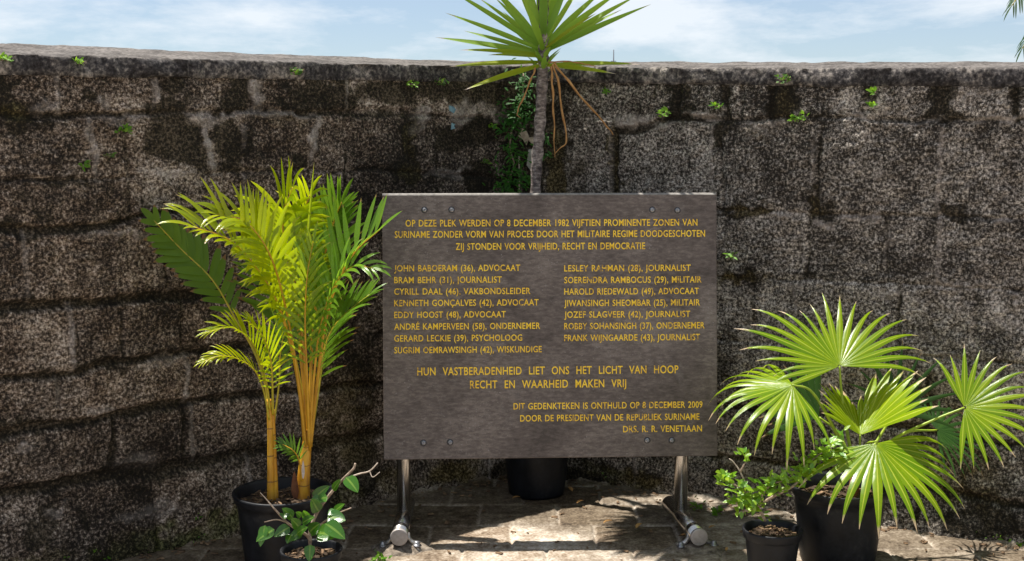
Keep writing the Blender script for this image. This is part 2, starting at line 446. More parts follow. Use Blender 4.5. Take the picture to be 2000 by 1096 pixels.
# ochre and green moss
MOSS = [
    (870, 915, 70, 26, 1, 0), (760, 935, 40, 24, .5, 0), (330, 1050, 120, 26, .9, 1), (440, 1010, 60, 30, .9, 1), (230, 1080, 90, 20, .8, 1), (520, 990, 60, 26, .8, 1), (60, 1090, 80, 20, .5, 1), (640, 965, 80, 24, .6, 1),
    (30, 215, 40, 14, .5, 1), (540, 232, 60, 10, .2, 1), (1460, 412, 50, 8, .5, 0), (1440, 545, 60, 8, .6, 0), (1600, 400, 12, 24, .4, 0), (1200, 310, 9, 60, .4, 0), (1085, 330, 22, 60, .5, 0), (1250, 935, 80, 24, .7, 0), (1190, 915, 50, 18, .6, 1), (800, 330, 20, 20, .4, 1), (803, 265, 10, 40, .4, 1), (1535, 210, 26, 26, .3, 0), (1740, 640, 110, 26, .15, 0), (1700, 740, 140, 40, .35, 0), (1860, 800, 120, 50, .35, 0), (1850, 920, 120, 70, .4, 0), (1500, 900, 120, 60, .45, 0), (1480, 260, 40, 10, .2, 0), (650, 820, 90, 120, .35, 0),
]
def seg_dist(U, Z, a, b):
    dx, dz = b[0] - a[0], b[1] - a[1]
    t = np.clip(((U - a[0]) * dx + (Z - a[1]) * dz) / (dx * dx + dz * dz), 0, 1)
    return np.hypot(U - a[0] - t * dx, Z - a[1] - t * dz)
def blobs(U, Z, lst, wx, wz):
    f = np.zeros_like(U)
    for b in lst:
        u, z, s = wall_uv(b[0], b[1])
        k = 1.0 / math.sin(math.pi / 2)
        dd = dL if u < 0 else dR
        fx = abs(dd.x) + 0.25                   # a px across the picture covers more wall on the oblique side
        ru, rz = b[2] / s / fx, b[3] / s
        sel = (np.abs(U - u) < ru * 2.4) & (np.abs(Z - z) < rz * 2.4)
        if not sel.any(): continue
        q = np.sqrt(((U[sel] - u + wx[sel] * 1.2) / ru) ** 2 + ((Z[sel] - z + wz[sel] * 1.2) / rz) ** 2)
        f[sel] = np.maximum(f[sel], b[4] * sstep(1.45, 0.55, q))
    return f
nu, nv = int((U1 - U0) / 0.0062), 300
uu = np.linspace(U0, U1, nu)
tz = top_z(uu) - 0.07
vv = np.linspace(0, 1, nv)
U, Vv = np.meshgrid(uu, vv, indexing='ij')
Z = -0.06 + Vv * (tz[:, None] + 0.06)
wx = (fbm(U * 9, Z * 9, 1) - .5) * 0.10 + (fbm(U * 34, Z * 34, 2) - .5) * 0.05
wz = (fbm(U * 9 + 40, Z * 9, 3) - .5) * 0.10 + (fbm(U * 34 + 9, Z * 34, 4) - .5) * 0.05
depth = np.zeros_like(U); jd = np.zeros_like(U)
for pts, w, dep, dk in JOINTS:
    q = [wall_uv(*p) for p in pts]; dep = dep * .8
    for a, b in zip(q[:-1], q[1:]):
        s = 0.5 * (a[2] + b[2]); hw = 0.5 * w * .78 / s
        lo, hi = min(a[0], b[0]) - .15, max(a[0], b[0]) + .15
        i0, i1 = np.searchsorted(uu, lo), np.searchsorted(uu, hi)
        if i1 <= i0: continue
        sl = slice(i0, i1)
        d = seg_dist(U[sl] + wx[sl] * .25, Z[sl] + wz[sl] * .25, a, b)
        brk = 0.45 + 1.1 * fbm(U[sl] * 5, Z[sl] * 5, 5, 2)
        m = sstep(hw * 1.8, hw * 0.6, d / np.clip(brk, .3, 1.6))
        depth[sl] = np.maximum(depth[sl], dep * m)
        jd[sl] = np.maximum(jd[sl], dk * sstep(hw * 1.8, hw * .6, d / np.clip(brk, .3, 1.6)))
# the courses and their blocks
COURSES = [
    [(-400, 236), (0, 222), (620, 220), (960, 230), (1060, 238), (1410, 236), (2000, 236), (2300, 240)],
    [(-400, 470), (0, 452), (190, 445), (490, 408), (700, 396), (960, 385), (1060, 390), (1405, 410), (1720, 420), (2300, 440)],
    [(-400, 632), (0, 599), (225, 585), (420, 572), (700, 552), (960, 536), (1060, 536), (1395, 541), (1760, 556), (2300, 590)],
    [(-400, 790), (0, 740), (156, 729), (212, 706), (390, 688), (520, 668), (740, 650), (960, 634), (1060, 636), (1395, 660), (1800, 696), (2300, 740)],
    [(-400, 922), (0, 850), (186, 823), (342, 790), (520, 768), (740, 748), (960, 726), (1060, 735), (1395, 790), (1800, 842), (2300, 915)],
    [(-400, 1060), (0, 969), (235, 930), (440, 893), (560, 874), (740, 850), (960, 822), (1060, 832), (1395, 890), (1800, 950), (2300, 1040)],
]
ci = np.zeros(U.shape, dtype=int)
for pl in COURSES:
    q = sorted(wall_uv(*p)[:2] for p in pl)
    zl = np.interp(uu, [a[0] for a in q], [a[1] for a in q])
    ci += (Z + wz * .2 < zl[:, None]).astype(int)
blen = np.array([.40, .47, .52, .43, .50, .46, .41])[ci]
boff = np.array([.11, .32, .05, .27, .16, .38, .02])[ci]
bc = (U + wx * .2 + boff + 10) / blen
col_ = np.floor(bc).astype(int)
blk = LAT[5][(ci * 31) % 256, (col_ * 7) % 256]; blk2 = LAT[6][(ci * 31) % 256, (col_ * 7) % 256]
fb = bc - col_
near = np.where(fb < .5, fb, fb - 1) * blen                      # metres to the nearest upright joint
jr = LAT[4][(ci * 17) % 256, (np.round(bc).astype(int) * 5) % 256]
vj = sstep(.013, .004, np.abs(near)) * sstep(.25, .5, fbm(U * 6, Z * 6, 7, 3))
depth = np.maximum(depth, vj * .010 * (jr < .62))
jd = np.maximum(jd, vj * .50 * (jr < .62))
vpale = vj * .55 * (jr >= .62)
st = blobs(U, Z, STAINS, wx, wz) * (0.72 + .28 * sstep(.9, 1.3, Z))
pale = np.maximum(vpale, blobs(U, Z, PALES, wx * .6, wz * .6)) * (0.55 + 0.9 * fbm(U * 30, Z * 30, 6))
mossy = blobs(U, Z, [b for b in MOSS], wx, wz)
green = blobs(U, Z, [b for b in MOSS if b[5]], wx, wz)
rag = fbm(U * 26, Z * 26, 0, 4)
gen = sstep(.60, .74, fbm(U * 3.1 + 5, Z * 5.2, 2, 4)) * .22            # loose algae all over
dark = np.maximum(np.maximum(st, jd), gen)
dark = np.clip(dark, 0, 1) ** 1.1
dark = np.clip(sstep(.14, .60, dark + (rag - .5) * .75 * (dark > .01)), 0, 1)
dark *= 1 - np.clip(pale, 0, 1) * .75
coarse = np.clip(1 - st * .7, .25, 1)
bulge = (fbm(U * 3.2, Z * 4.0, 3, 3) - .5) * .018 + (blk2 - .5) * .010
pit = (fbm(U * 55, Z * 55, 4, 2) - .5) * .016 + (fbm(U * 22, Z * 22, 1, 2) - .5) * .012
foot = sstep(.32, 0.0, Z) * .045 * (0.5 + fbm(U * 4, Z * 5, 6, 3))
disp = bulge + pit * coarse - depth + foot + np.clip(pale, 0, 1) * .006
# drips below the coping and a slight batter
disp += sstep(.10, .0, Vv * 0 + (tz[:, None] - Z)) * -.006
X0, Y0, NX, NY = wall_xy(uu)
X = X0[:, None] + NX[:, None] * disp
Y = Y0[:, None] + NY[:, None] * disp
co = np.stack([X, Y, Z], -1).reshape(-1, 3)
tone = sstep(-.9, 1.1, U)                                                 # browner on the left, greyer on the right
def grid_mesh(name, co, nu, nv, m, attrs, uv, parent=None, flip=False):
    me = bpy.data.meshes.new(name)
    me.vertices.add(len(co)); me.vertices.foreach_set('co', co.astype(np.float32).ravel())
    i, j = np.meshgrid(np.arange(nu - 1), np.arange(nv - 1), indexing='ij')
    a = (i * nv + j).ravel()
    q = np.stack([a, a + nv, a + nv + 1, a + 1], -1)
    if flip: q = q[:, ::-1]
    nf = len(q)
    me.loops.add(nf * 4); me.polygons.add(nf)
    me.loops.foreach_set('vertex_index', q.astype(np.int32).ravel())
    me.polygons.foreach_set('loop_start', np.arange(nf, dtype=np.int32) * 4)
    me.update(calc_edges=True)
    me.polygons.foreach_set('use_smooth', np.ones(nf, dtype=bool))
    l = me.uv_layers.new(name='UVMap')
    l.data.foreach_set('uv', uv.reshape(-1, 2)[q.ravel()].astype(np.float32).ravel())
    for k, v in attrs.items():
        at = me.attributes.new(k, 'FLOAT', 'POINT'); at.data.foreach_set('value', v.astype(np.float32).ravel())
    me.materials.append(m)
    o = bpy.data.objects.new(name, me); COL.objects.link(o)
    if parent: o.parent = parent
    return o

def m_wall():
    m, ns, ls = mat('weathered_stone')
    uv = ns.new('ShaderNodeUVMap'); uv.uv_map = 'UVMap'
    def nz(scale, det=3, rough=.6, off=0.0):
        mp = ns.new('ShaderNodeMapping'); mp.inputs['Location'].default_value = (off, off * .7, 0)
        ls.new(uv.outputs[0], mp.inputs['Vector'])
        n = node(ns, 'ShaderNodeTexNoise', Scale=scale, Detail=det, Roughness=rough); n.noise_dimensions = '2D'
        ls.new(mp.outputs[0], n.inputs['Vector']); return n.outputs['Fac']
    grain = nz(82, 4, .66); grain2 = nz(170, 2, .6, 3.1); big = nz(2.3, 4, .6, 7.7); mid = nz(11, 4, .65, 1.9)
    g = mathn(ns, ls, 'ADD', mathn(ns, ls, 'MULTIPLY', grain, .72), mathn(ns, ls, 'MULTIPLY', grain2, .28))
    g = mathn(ns, ls, 'ADD', g, mathn(ns, ls, 'MULTIPLY', mathn(ns, ls, 'SUBTRACT', mid, .5), .30))
    g = mathn(ns, ls, 'ADD', g, mathn(ns, ls, 'MULTIPLY', mathn(ns, ls, 'SUBTRACT', big, .5), .20))
    g = mathn(ns, ls, 'ADD', mathn(ns, ls, 'MULTIPLY', mathn(ns, ls, 'SUBTRACT', g, .52), 1.02), .518)
    g = mathn(ns, ls, 'ADD', g, mathn(ns, ls, 'MULTIPLY', mathn(ns, ls, 'SUBTRACT', attr(ns, 'blk'), .5), .075))
    rb = ramp(ns, [(.40, (.013, .009, .006)), (.475, (.058, .041, .028)), (.535, (.118, .085, .062)), (.605, (.245, .188, .142)), (.725, (.56, .47, .39))])
    rg = ramp(ns, [(.39, (.020, .0165, .013)), (.46, (.090, .077, .065)), (.52, (.19, .167, .145)), (.585, (.345, .305, .265)), (.70, (.72, .65, .57))])
    ls.new(g, rb.inputs[0]); ls.new(g, rg.inputs[0])
    hue = ramp(ns, [(.38, (0, 0, 0)), (.62, (1, 1, 1))]); ls.new(nz(4.1, 4, .6, 12.3), hue.inputs[0])
    tn = mathn(ns, ls, 'ADD', mathn(ns, ls, 'MULTIPLY', attr(ns, 'tone'), .78), mathn(ns, ls, 'MULTIPLY', hue.outputs[0], .22))
    c = mixc(ns, ls, tn, rb.outputs[0], rg.outputs[0])
    pc = ramp(ns, [(.36, (.17, .145, .125)), (.52, (.30, .26, .23)), (.68, (.46, .41, .37))]); ls.new(g, pc.inputs[0])
    c = mixc(ns, ls, attr(ns, 'pale'), c, pc.outputs[0])
    dc = ramp(ns, [(.42, (.008, .0062, .0035)), (.54, (.026, .020, .011)), (.66, (.10, .076, .05))]); ls.new(g, dc.inputs[0])
    dk = mathn(ns, ls, 'MULTIPLY', attr(ns, 'dark'), .96)
    c = mixc(ns, ls, dk, c, dc.outputs[0])
    mo = ramp(ns, [(.42, (.03, .020, .005)), (.52, (.13, .094, .032)), (.64, (.32, .25, .12))]); ls.new(g, mo.inputs[0])
    mg = ramp(ns, [(.42, (.010, .012, .003)), (.53, (.045, .052, .011)), (.66, (.14, .15, .04))]); ls.new(g, mg.inputs[0])
    mc = mixc(ns, ls, attr(ns, 'green'), mo.outputs[0], mg.outputs[0])
    c = mixc(ns, ls, mathn(ns, ls, 'MULTIPLY', attr(ns, 'moss'), .85), c, mc)
    finish(ns, ls, c, .9, g, .9, .010, spec=.25)
    return m
wall = thing('stone_wall', CORNER, 'weathered dark stone block wall with pale mortar cap behind the memorial board', 'wall')
uvw = np.stack([U, Z], -1)
wm = grid_mesh('masonry', co - np.array(CORNER)[None], nu, nv, m_wall(),
               dict(dark=dark, pale=np.clip(pale, 0, 1), moss=np.clip(mossy * (.4 + 1.2 * rag), 0, 1), green=np.clip(green, 0, 1), tone=tone, blk=blk), uvw, wall)

# coping: an uneven mortar cap, sloping up to the back, with a weathered front edge
prof = [(-.02, -.074), (-.004, -.070), (.000, -.050), (.000, -.024), (-.002, -.006), (-.008, 0.0)] + [(-.02 - i * .035, .0) for i in range(14)] + [(-.50, -.02), (-.51, -.3)]
nc, npf = int((U1 - U0) / .012), len(prof)
uc = np.linspace(U0, U1, nc); zc = top_z(uc)
xc, yc, nxc, nyc = wall_xy(uc)
cc = np.zeros((nc, npf, 3)); topa = np.zeros((nc, npf)); cuv = np.zeros((nc, npf, 2))
ramp_rise = np.interp(uc, [-2.2, -0.8, 0.2, 3.0], [.145, .122, .100, .098])
acc = 0
for j, (o, dz) in enumerate(prof):
    jx = (fbm(uc * 14 + j * .35, uc * 0 + j * .31, 2, 4) - .5)
    back = max(0, -o - .01)
    oo = o + jx * .030 * (1 if j < 7 else .4) + (fbm(uc * 45, uc * 0 + j * .8, 6, 3) - .5) * (.022 if j < 7 else 0); zz = dz + back * ramp_rise * (1 if j < 19 else 1) + (fbm(uc * 11 + 3, uc * 0 + j * .5, 5, 4) - .5) * (.016 if j < 20 else 0) + (fbm(uc * 5 + 3, uc * 0 + 8.5, 3, 4) - .5) * (.03 if j < 4 else 0)
    if j >= len(prof) - 2: oo = np.full(nc, o)
    cc[:, j, 0] = xc + nxc * oo; cc[:, j, 1] = yc + nyc * oo; cc[:, j, 2] = zc + zz
    topa[:, j] = np.clip((j - 3.6) / 1.5 + jx * 1.2, 0, 1)
    acc += .03; cuv[:, j, 0] = uc; cuv[:, j, 1] = acc
def m_cap():
    m, ns, ls = mat('mortar_cap')
    a = noise(ns, ls, 62, 4, .65); b = noise(ns, ls, 7, 4, .6)
    g = mathn(ns, ls, 'ADD', mathn(ns, ls, 'MULTIPLY', a, .6), mathn(ns, ls, 'MULTIPLY', b, .4))
    t = ramp(ns, [(.40, (.034, .029, .026)), (.5, (.080, .071, .065)), (.60, (.145, .130, .120))]); ls.new(g, t.inputs[0])
    f = ramp(ns, [(.38, (.014, .012, .012)), (.48, (.045, .041, .042)), (.55, (.12, .108, .10)), (.66, (.34, .30, .27))]); ls.new(g, f.inputs[0])
    c = mixc(ns, ls, attr(ns, 'top'), f.outputs[0], t.outputs[0])
    finish(ns, ls, c, .9, g, .8, .006, spec=.2)
    return m
grid_mesh('coping', cc.reshape(-1, 3) - np.array(CORNER)[None], nc, npf, m_cap(), dict(top=topa), cuv, wall)

# ================================================================ THE GROUND
def pave_row_y():
    return [G(600, y).y for y in (1071, 1026, 986)]
ry = pave_row_y(); pitch_y = (ry[2] - ry[0]) / 2; y_ref = ry[0]
gx, gy = np.linspace(-3.2, 3.6, 900), np.linspace(1.6, 6.3, 620)
GX, GY = np.meshgrid(gx, gy, indexing='ij')
wob = (fbm(GX * 3, GY * 3, 1) - .5) * .03
row = np.floor((GY + wob - y_ref) / pitch_y); fy = (GY + wob - y_ref) / pitch_y - row
xw = .33 + .0 * row
xo = (row * .137) % .33
ccol = np.floor((GX + wob + xo) / xw); fx = (GX + wob + xo) / xw - ccol
dj = np.minimum(np.minimum(fy, 1 - fy) * pitch_y, np.minimum(fx, 1 - fx) * xw)
jn = sstep(.011, .003, dj + (fbm(GX * 40, GY * 40, 2) - .5) * .010)
stone = LAT[3][(row.astype(int) * 7) % 256, (ccol.astype(int) * 13 + row.astype(int)) % 256]
GZ = -jn * .009 + (fbm(GX * 2, GY * 2, 4) - .5) * .012 + (fbm(GX * 45, GY * 45, 5, 3) - .5) * .005 + (stone - .5) * .006
# a mortar fillet where the paving meets the wall
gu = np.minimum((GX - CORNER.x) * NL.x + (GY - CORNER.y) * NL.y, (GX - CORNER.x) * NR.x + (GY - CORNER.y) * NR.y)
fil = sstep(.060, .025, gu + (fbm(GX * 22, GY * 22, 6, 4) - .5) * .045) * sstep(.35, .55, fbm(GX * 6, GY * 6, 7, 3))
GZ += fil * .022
# damp grime by the wall foot; sunlit and shaded patches painted under the board
grime_shade = np.clip(sstep(1.15, .30, gu) * .95 + (fbm(GX * 2.2, GY * 2.2, 2, 4) - .5) * 1.3 + (fbm(GX * 11, GY * 11, 5, 4) - .5) * .9, 0, 1)
for gx0, gy0, grx, gry, gs in ((-.30, 5.1, .5, .4, .35), (.02, 4.74, .36, .16, -.9), (.95, 4.8, .22, .22, -.5), (.45, 4.85, .35, .25, .65), (.60, 5.18, .22, .10, -.4)):  # lightened where sun patches fall, darkened where the yucca's shadow lies
    grime_shade = grime_shade + gs * np.exp(-((GX - gx0) / grx) ** 2 - ((GY - gy0) / gry) ** 2)
grime_shade = np.clip(grime_shade, 0, 1) * (1 - .6 * np.maximum(jn, fil))
def m_paving():
    m, ns, ls = mat('worn_paving')
    a = noise(ns, ls, 90, 3, .6); b = noise(ns, ls, 7, 5, .65); d = noise(ns, ls, 26, 4, .6)
    g = mathn(ns, ls, 'ADD', mathn(ns, ls, 'MULTIPLY', a, .35), mathn(ns, ls, 'ADD', mathn(ns, ls, 'MULTIPLY', b, .35), mathn(ns, ls, 'MULTIPLY', d, .3)))
    g2 = mathn(ns, ls, 'ADD', g, mathn(ns, ls, 'MULTIPLY', mathn(ns, ls, 'SUBTRACT', attr(ns, 'stone'), .5), .10))
    t = ramp(ns, [(.37, (.07, .045, .026)), (.46, (.20, .15, .105)), (.54, (.30, .252, .20)), (.66, (.53, .475, .41))]); ls.new(g2, t.inputs[0])
    j = ramp(ns, [(.38, (.24, .19, .15)), (.5, (.46, .40, .33)), (.64, (.62, .56, .48))]); ls.new(g, j.inputs[0])
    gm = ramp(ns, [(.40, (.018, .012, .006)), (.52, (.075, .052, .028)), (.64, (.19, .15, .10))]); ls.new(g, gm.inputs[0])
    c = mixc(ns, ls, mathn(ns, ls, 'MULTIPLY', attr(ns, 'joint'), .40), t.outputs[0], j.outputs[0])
    c = mixc(ns, ls, mathn(ns, ls, 'MULTIPLY', attr(ns, 'grime_shade'), .8), c, gm.outputs[0])
    finish(ns, ls, c, .85, g, .7, .006, spec=.3)
    return m
pav = grid_mesh('paving', np.stack([GX, GY, GZ], -1).reshape(-1, 3), len(gx), len(gy), m_paving(), dict(joint=np.maximum(jn, fil), stone=stone, grime_shade=grime_shade), np.stack([GX, GY], -1), None)
pav['kind'] = 'structure'
b = MB()
b.add([V((-600, -600, -.05)), V((600, -600, -.05)), V((600, 26, -.05)), V((-600, 26, -.05)), V((-600, 34, -4.2)), V((600, 34, -4.2))],
      [(0, 1, 2, 3), (3, 2, 5, 4)])
gr = b.build('ground', m_plain('courtyard_ground', (.20, .17, .13), (.38, .33, .27), 2.0, .9, .3, .02), smooth=False); gr['kind'] = 'structure'
b = MB(); b.add([V((-4000, 30, -3.6)), V((4000, 30, -3.6)), V((4000, 5000, -3.6)), V((-4000, 5000, -3.6))], [(0, 1, 2, 3)])
wt = b.build('river', m_plain('river_water', (.03, .045, .05), (.05, .07, .075), .5, .12, .5, .05, .5), smooth=False); wt['kind'] = 'structure'
# ================================================================ THE MEMORIAL BOARD
YAW, LEAN = R(2.6), R(6.5)
PC = P(1074, 636, 4.79)
AX = V((math.cos(YAW), math.sin(YAW), 0))
BK = V((-math.sin(YAW), math.cos(YAW), 0))
AZ = (BK * math.sin(LEAN) + V((0, 0, 1)) * math.cos(LEAN)).normalized()
AN = AX.cross(AZ).normalized()                      # towards the reader
def on_panel(px, py):
    d = ray(px, py); o = V((0, 0, CAM_H))
    p = o + d * ((PC - o).dot(AN) / d.dot(AN)) - PC
    return p.dot(AX), p.dot(AZ)
cs = [on_panel(*q) for q in ((748, 379), (1405, 381), (748, 896), (1396, 893))]
PL, PR = (cs[0][0] + cs[2][0]) / 2, (cs[1][0] + cs[3][0]) / 2
PT, PB = (cs[0][1] + cs[1][1]) / 2, (cs[2][1] + cs[3][1]) / 2
TH = .022
def m_panel():
    m, ns, ls = mat('weathered_board')
    a = noise(ns, ls, 60, 6, .7, stretch=(.55, 1, 1.5)); b = noise(ns, ls, 3.2, 5, .6, dist=.5); d = noise(ns, ls, 160, 2, .5)
    g = mathn(ns, ls, 'ADD', mathn(ns, ls, 'MULTIPLY', a, .55), mathn(ns, ls, 'MULTIPLY', b, .45))
    t = ramp(ns, [(.38, (.060, .047, .041)), (.5, (.112, .090, .079)), (.62, (.19, .158, .138))]); ls.new(g, t.inputs[0])
    s = ramp(ns, [(.62, (0, 0, 0)), (.72, (1, 1, 1))]); ls.new(mathn(ns, ls, 'ADD', mathn(ns, ls, 'MULTIPLY', d, .72), mathn(ns, ls, 'MULTIPLY', b, .3)), s.inputs[0])
    c = mixc(ns, ls, mathn(ns, ls, 'MULTIPLY', s.outputs[0], .6), t.outputs[0], (.30, .28, .27))
    gr = noise(ns, ls, 11, 4, .7, stretch=(1, 1, .5))
    w = ramp(ns, [(.62, (0, 0, 0)), (.72, (1, 1, 1))]); ls.new(gr, w.inputs[0])
    c = mixc(ns, ls, mathn(ns, ls, 'MULTIPLY', w.outputs[0], .22), c, (.20, .185, .175))
    finish(ns, ls, c, .62, g, .25, .002, spec=.35)
    return m
M_PANEL = m_panel()
M_EDGE = m_plain('pale_edge', (.12, .11, .10), (.24, .22, .20), 60, .75)
M_STEEL = m_plain('brushed_steel', (.44, .42, .40), (.60, .58, .56), 80, .26, .15, .001, .5, 1.0, (1, 1, .2))
M_CAPST = m_plain('dull_steel_cap', (.30, .27, .25), (.42, .38, .36), 60, .5, .2, .001, .5, .35)
M_DARK = m_plain('dark_washer', (.015, .015, .018), (.04, .04, .045), 60, .5)
M_BED = m_plain('rough_mortar', (.05, .038, .026), (.30, .25, .20), 45, .95, .9, .008, .2)
M_FOOT = m_plain('weathered_steel', (.20, .18, .16), (.55, .53, .50), 40, .38, .3, .002, .5, .8)
M_SCREW = m_plain('screw_steel', (.16, .16, .17), (.40, .40, .42), 90, .4, .2, .001, .5, .8)
def m_letters():
    m, ns, ls = mat('worn_yellow_paint')
    a = noise(ns, ls, 120, 3, .6); b = noise(ns, ls, 9, 3, .6)
    g = mathn(ns, ls, 'ADD', mathn(ns, ls, 'MULTIPLY', a, .6), mathn(ns, ls, 'MULTIPLY', b, .4))
    t = ramp(ns, [(.36, (.22, .14, .06)), (.44, (.82, .50, .035)), (.6, (.95, .66, .05))]); ls.new(g, t.inputs[0])
    finish(ns, ls, t.outputs[0], .6, spec=.3)
    return m
M_TEXT = m_letters()

base = V((PC.x, PC.y, 0)) + BK * 0.02
sign = thing('memorial_board', base, 'large dark grey board with rows of yellow lettering on two steel posts', 'memorial sign')
b = MB()
b.box(PC + AX * (PL + PR) / 2 + AZ * (PT + PB) / 2 - AN * TH / 2, AX * (PR - PL) / 2, AN * TH / 2, AZ * (PT - PB) / 2, .0025)
panel = b.build('panel', M_PANEL, sign, smooth=False)
b = MB()                                            # the top edge in a paler colour: a rounded strip
q = []
for k in range(7):
    w = math.pi * k / 6
    q.append((-math.cos(w) * (TH / 2 + .001), math.sin(w) * .0095))
vs, fs = [], []
ns_ = 40
for i in range(ns_ + 1):
    for (o, h) in q:
        jit = 0
        vs.append(PC + AX * (PL + (PR - PL) * i / ns_) + AZ * (PT - .003 + h + jit) + AN * (-TH / 2 - o))
for i in range(ns_):
    for k in range(6): fs.append((i * 7 + k, i * 7 + k + 1, i * 7 + k + 8, i * 7 + k + 7))
fs += [tuple(range(7)), tuple(ns_ * 7 + k for k in range(6, -1, -1))]
b.add(vs, fs); b.build('top_edge', M_EDGE, panel)

def text_mesh(s, sp=1.0):
    cu = bpy.data.curves.new('t', 'FONT'); cu.body = s; cu.size = 1.0; cu.resolution_u = 3; cu.space_character = sp; cu.space_word = 1.25
    cu.offset = .012
    ob = bpy.data.objects.new('t', cu); COL.objects.link(ob)
    dg = bpy.context.evaluated_depsgraph_get()
    me = bpy.data.meshes.new_from_object(ob.evaluated_get(dg))
    bpy.data.objects.remove(ob); bpy.data.curves.remove(cu)
    v = np.zeros(len(me.vertices) * 3); me.vertices.foreach_get('co', v); v = v.reshape(-1, 3)
    fs = [tuple(p.vertices) for p in me.polygons]
    bpy.data.meshes.remove(me)
    return v, fs
CAPH = text_mesh('H')[0]; CAPH = CAPH[:, 1].max() - CAPH[:, 1].min()
LINES = [
    ("OP DEZE PLEK WERDEN OP 8 DECEMBER 1982 VIJFTIEN PROMINENTE ZONEN VAN", 792, 1362, 436, 13.2),
    ("SURINAME ZONDER VORM VAN PROCES DOOR HET MILITAIRE REGIME DOODGESCHOTEN", 771, 1377, 458, 13.2),
    ("ZIJ STONDEN VOOR VRIJHEID, RECHT EN DEMOCRATIE", 890, 1260, 481.5, 13.2),
    ("JOHN BABOERAM (36), ADVOCAAT", 770, 1016, 524, 12.4), ("BRAM BEHR (31), JOURNALIST", 770, 980, 547, 12.4),
    ("CYRILL DAAL (46), VAKBONDSLEIDER", 770, 1036, 569.5, 12.4), ("KENNETH GONÇALVES (42), ADVOCAAT", 770, 1052, 592, 12.4),
    ("EDDY HOOST (48), ADVOCAAT", 770, 988, 615, 12.4), ("ANDRÉ KAMPERVEEN (58), ONDERNEMER", 770, 1055, 638, 12.4),
    ("GERARD LECKIE (39), PSYCHOLOOG", 770, 1020, 661, 12.4), ("SUGRIM OEMRAWSINGH (42), WISKUNDIGE", 770, 1058, 684, 12.4),
    ("LESLEY RAHMAN (28), JOURNALIST", 1102, 1349, 524, 12.4), ("SOERENDRA RAMBOCUS (29), MILITAIR", 1102, 1370, 547, 12.4),
    ("HAROLD RIEDEWALD (49), ADVOCAAT", 1102, 1365, 569.5, 12.4), ("JIWANSINGH SHEOMBAR (25), MILITAIR", 1102, 1367, 592, 12.4),
    ("JOZEF SLAGVEER (42), JOURNALIST", 1102, 1348, 614.5, 12.4), ("ROBBY SOHANSINGH (37), ONDERNEMER", 1102, 1376, 637, 12.4),
    ("FRANK WIJNGAARDE (43), JOURNALIST", 1102, 1367, 660, 12.4),
    ("HUN  VASTBERADENHEID  LIET  ONS  HET  LICHT  VAN  HOOP", 815, 1325, 725.5, 15.5), ("RECHT  EN  WAARHEID  MAKEN  VRIJ", 918, 1223, 751, 15.5),
    ("DIT GEDENKTEKEN IS ONTHULD OP 8 DECEMBER 2009", 1003, 1372, 793.5, 12.6), ("DOOR DE PRESIDENT VAN DE REPUBLIEK SURINAME", 1016, 1366, 817, 12.6),
    ("DRS. R. R. VENETIAAN", 1217, 1371, 838, 12.6),
]
for s, x0, x1, yc, cap in LINES:
    v, fs = text_mesh(s, 1.06)
    a0, z0 = on_panel(x0, yc + cap / 2); a1, _ = on_panel(x1, yc + cap / 2)
    _, z1 = on_panel(x0, yc - cap / 2)
    sx = (a1 - a0) / (v[:, 0].max() - v[:, 0].min()); sz = (z1 - z0) / CAPH
    v0 = v[:, 0].min()
    mb = MB()
    mb.add([PC + AX * (a0 + (p[0] - v0) * sx) + AZ * (z0 + p[1] * sz) + AN * .0011 for p in v], fs)
    mb.build('lettering', M_TEXT, panel, smooth=False)
def screw(px, py, k):
    a, z = on_panel(px, py); c = PC + AX * a + AZ * z
    mb = MB(); n = 14; rr = .0098
    prof = [(rr, .0), (rr, .002), (rr * .82, .0048), (rr * .5, .006), (rr * .42, .0062), (rr * .36, .0035), (0.0004, .003)]
    vs, fs = [], []
    for r_, h in prof:
        for i in range(n):
            w = 2 * math.pi * i / n
            vs.append(c + (AX * math.cos(w) + AZ * math.sin(w)) * r_ + AN * h)
    for i in range(len(prof) - 1):
        for j in range(n): fs.append((i * n + j, i * n + (j + 1) % n, (i + 1) * n + (j + 1) % n, (i + 1) * n + j))
    mb.add(vs, fs); so = mb.build('screw', M_SCREW, panel)
    mb = MB(); mb.tube([c - AN * .002, c + AN * .0008, c + AN * .0009], [.0128, .0128, .0118], 18); mb.build('washer', M_DARK, so)
for k, q in enumerate(((829, 410), (882, 410), (1274, 410), (1323, 411), (827, 865), (879, 864), (1264, 860), (1312, 860))): screw(*q, k)

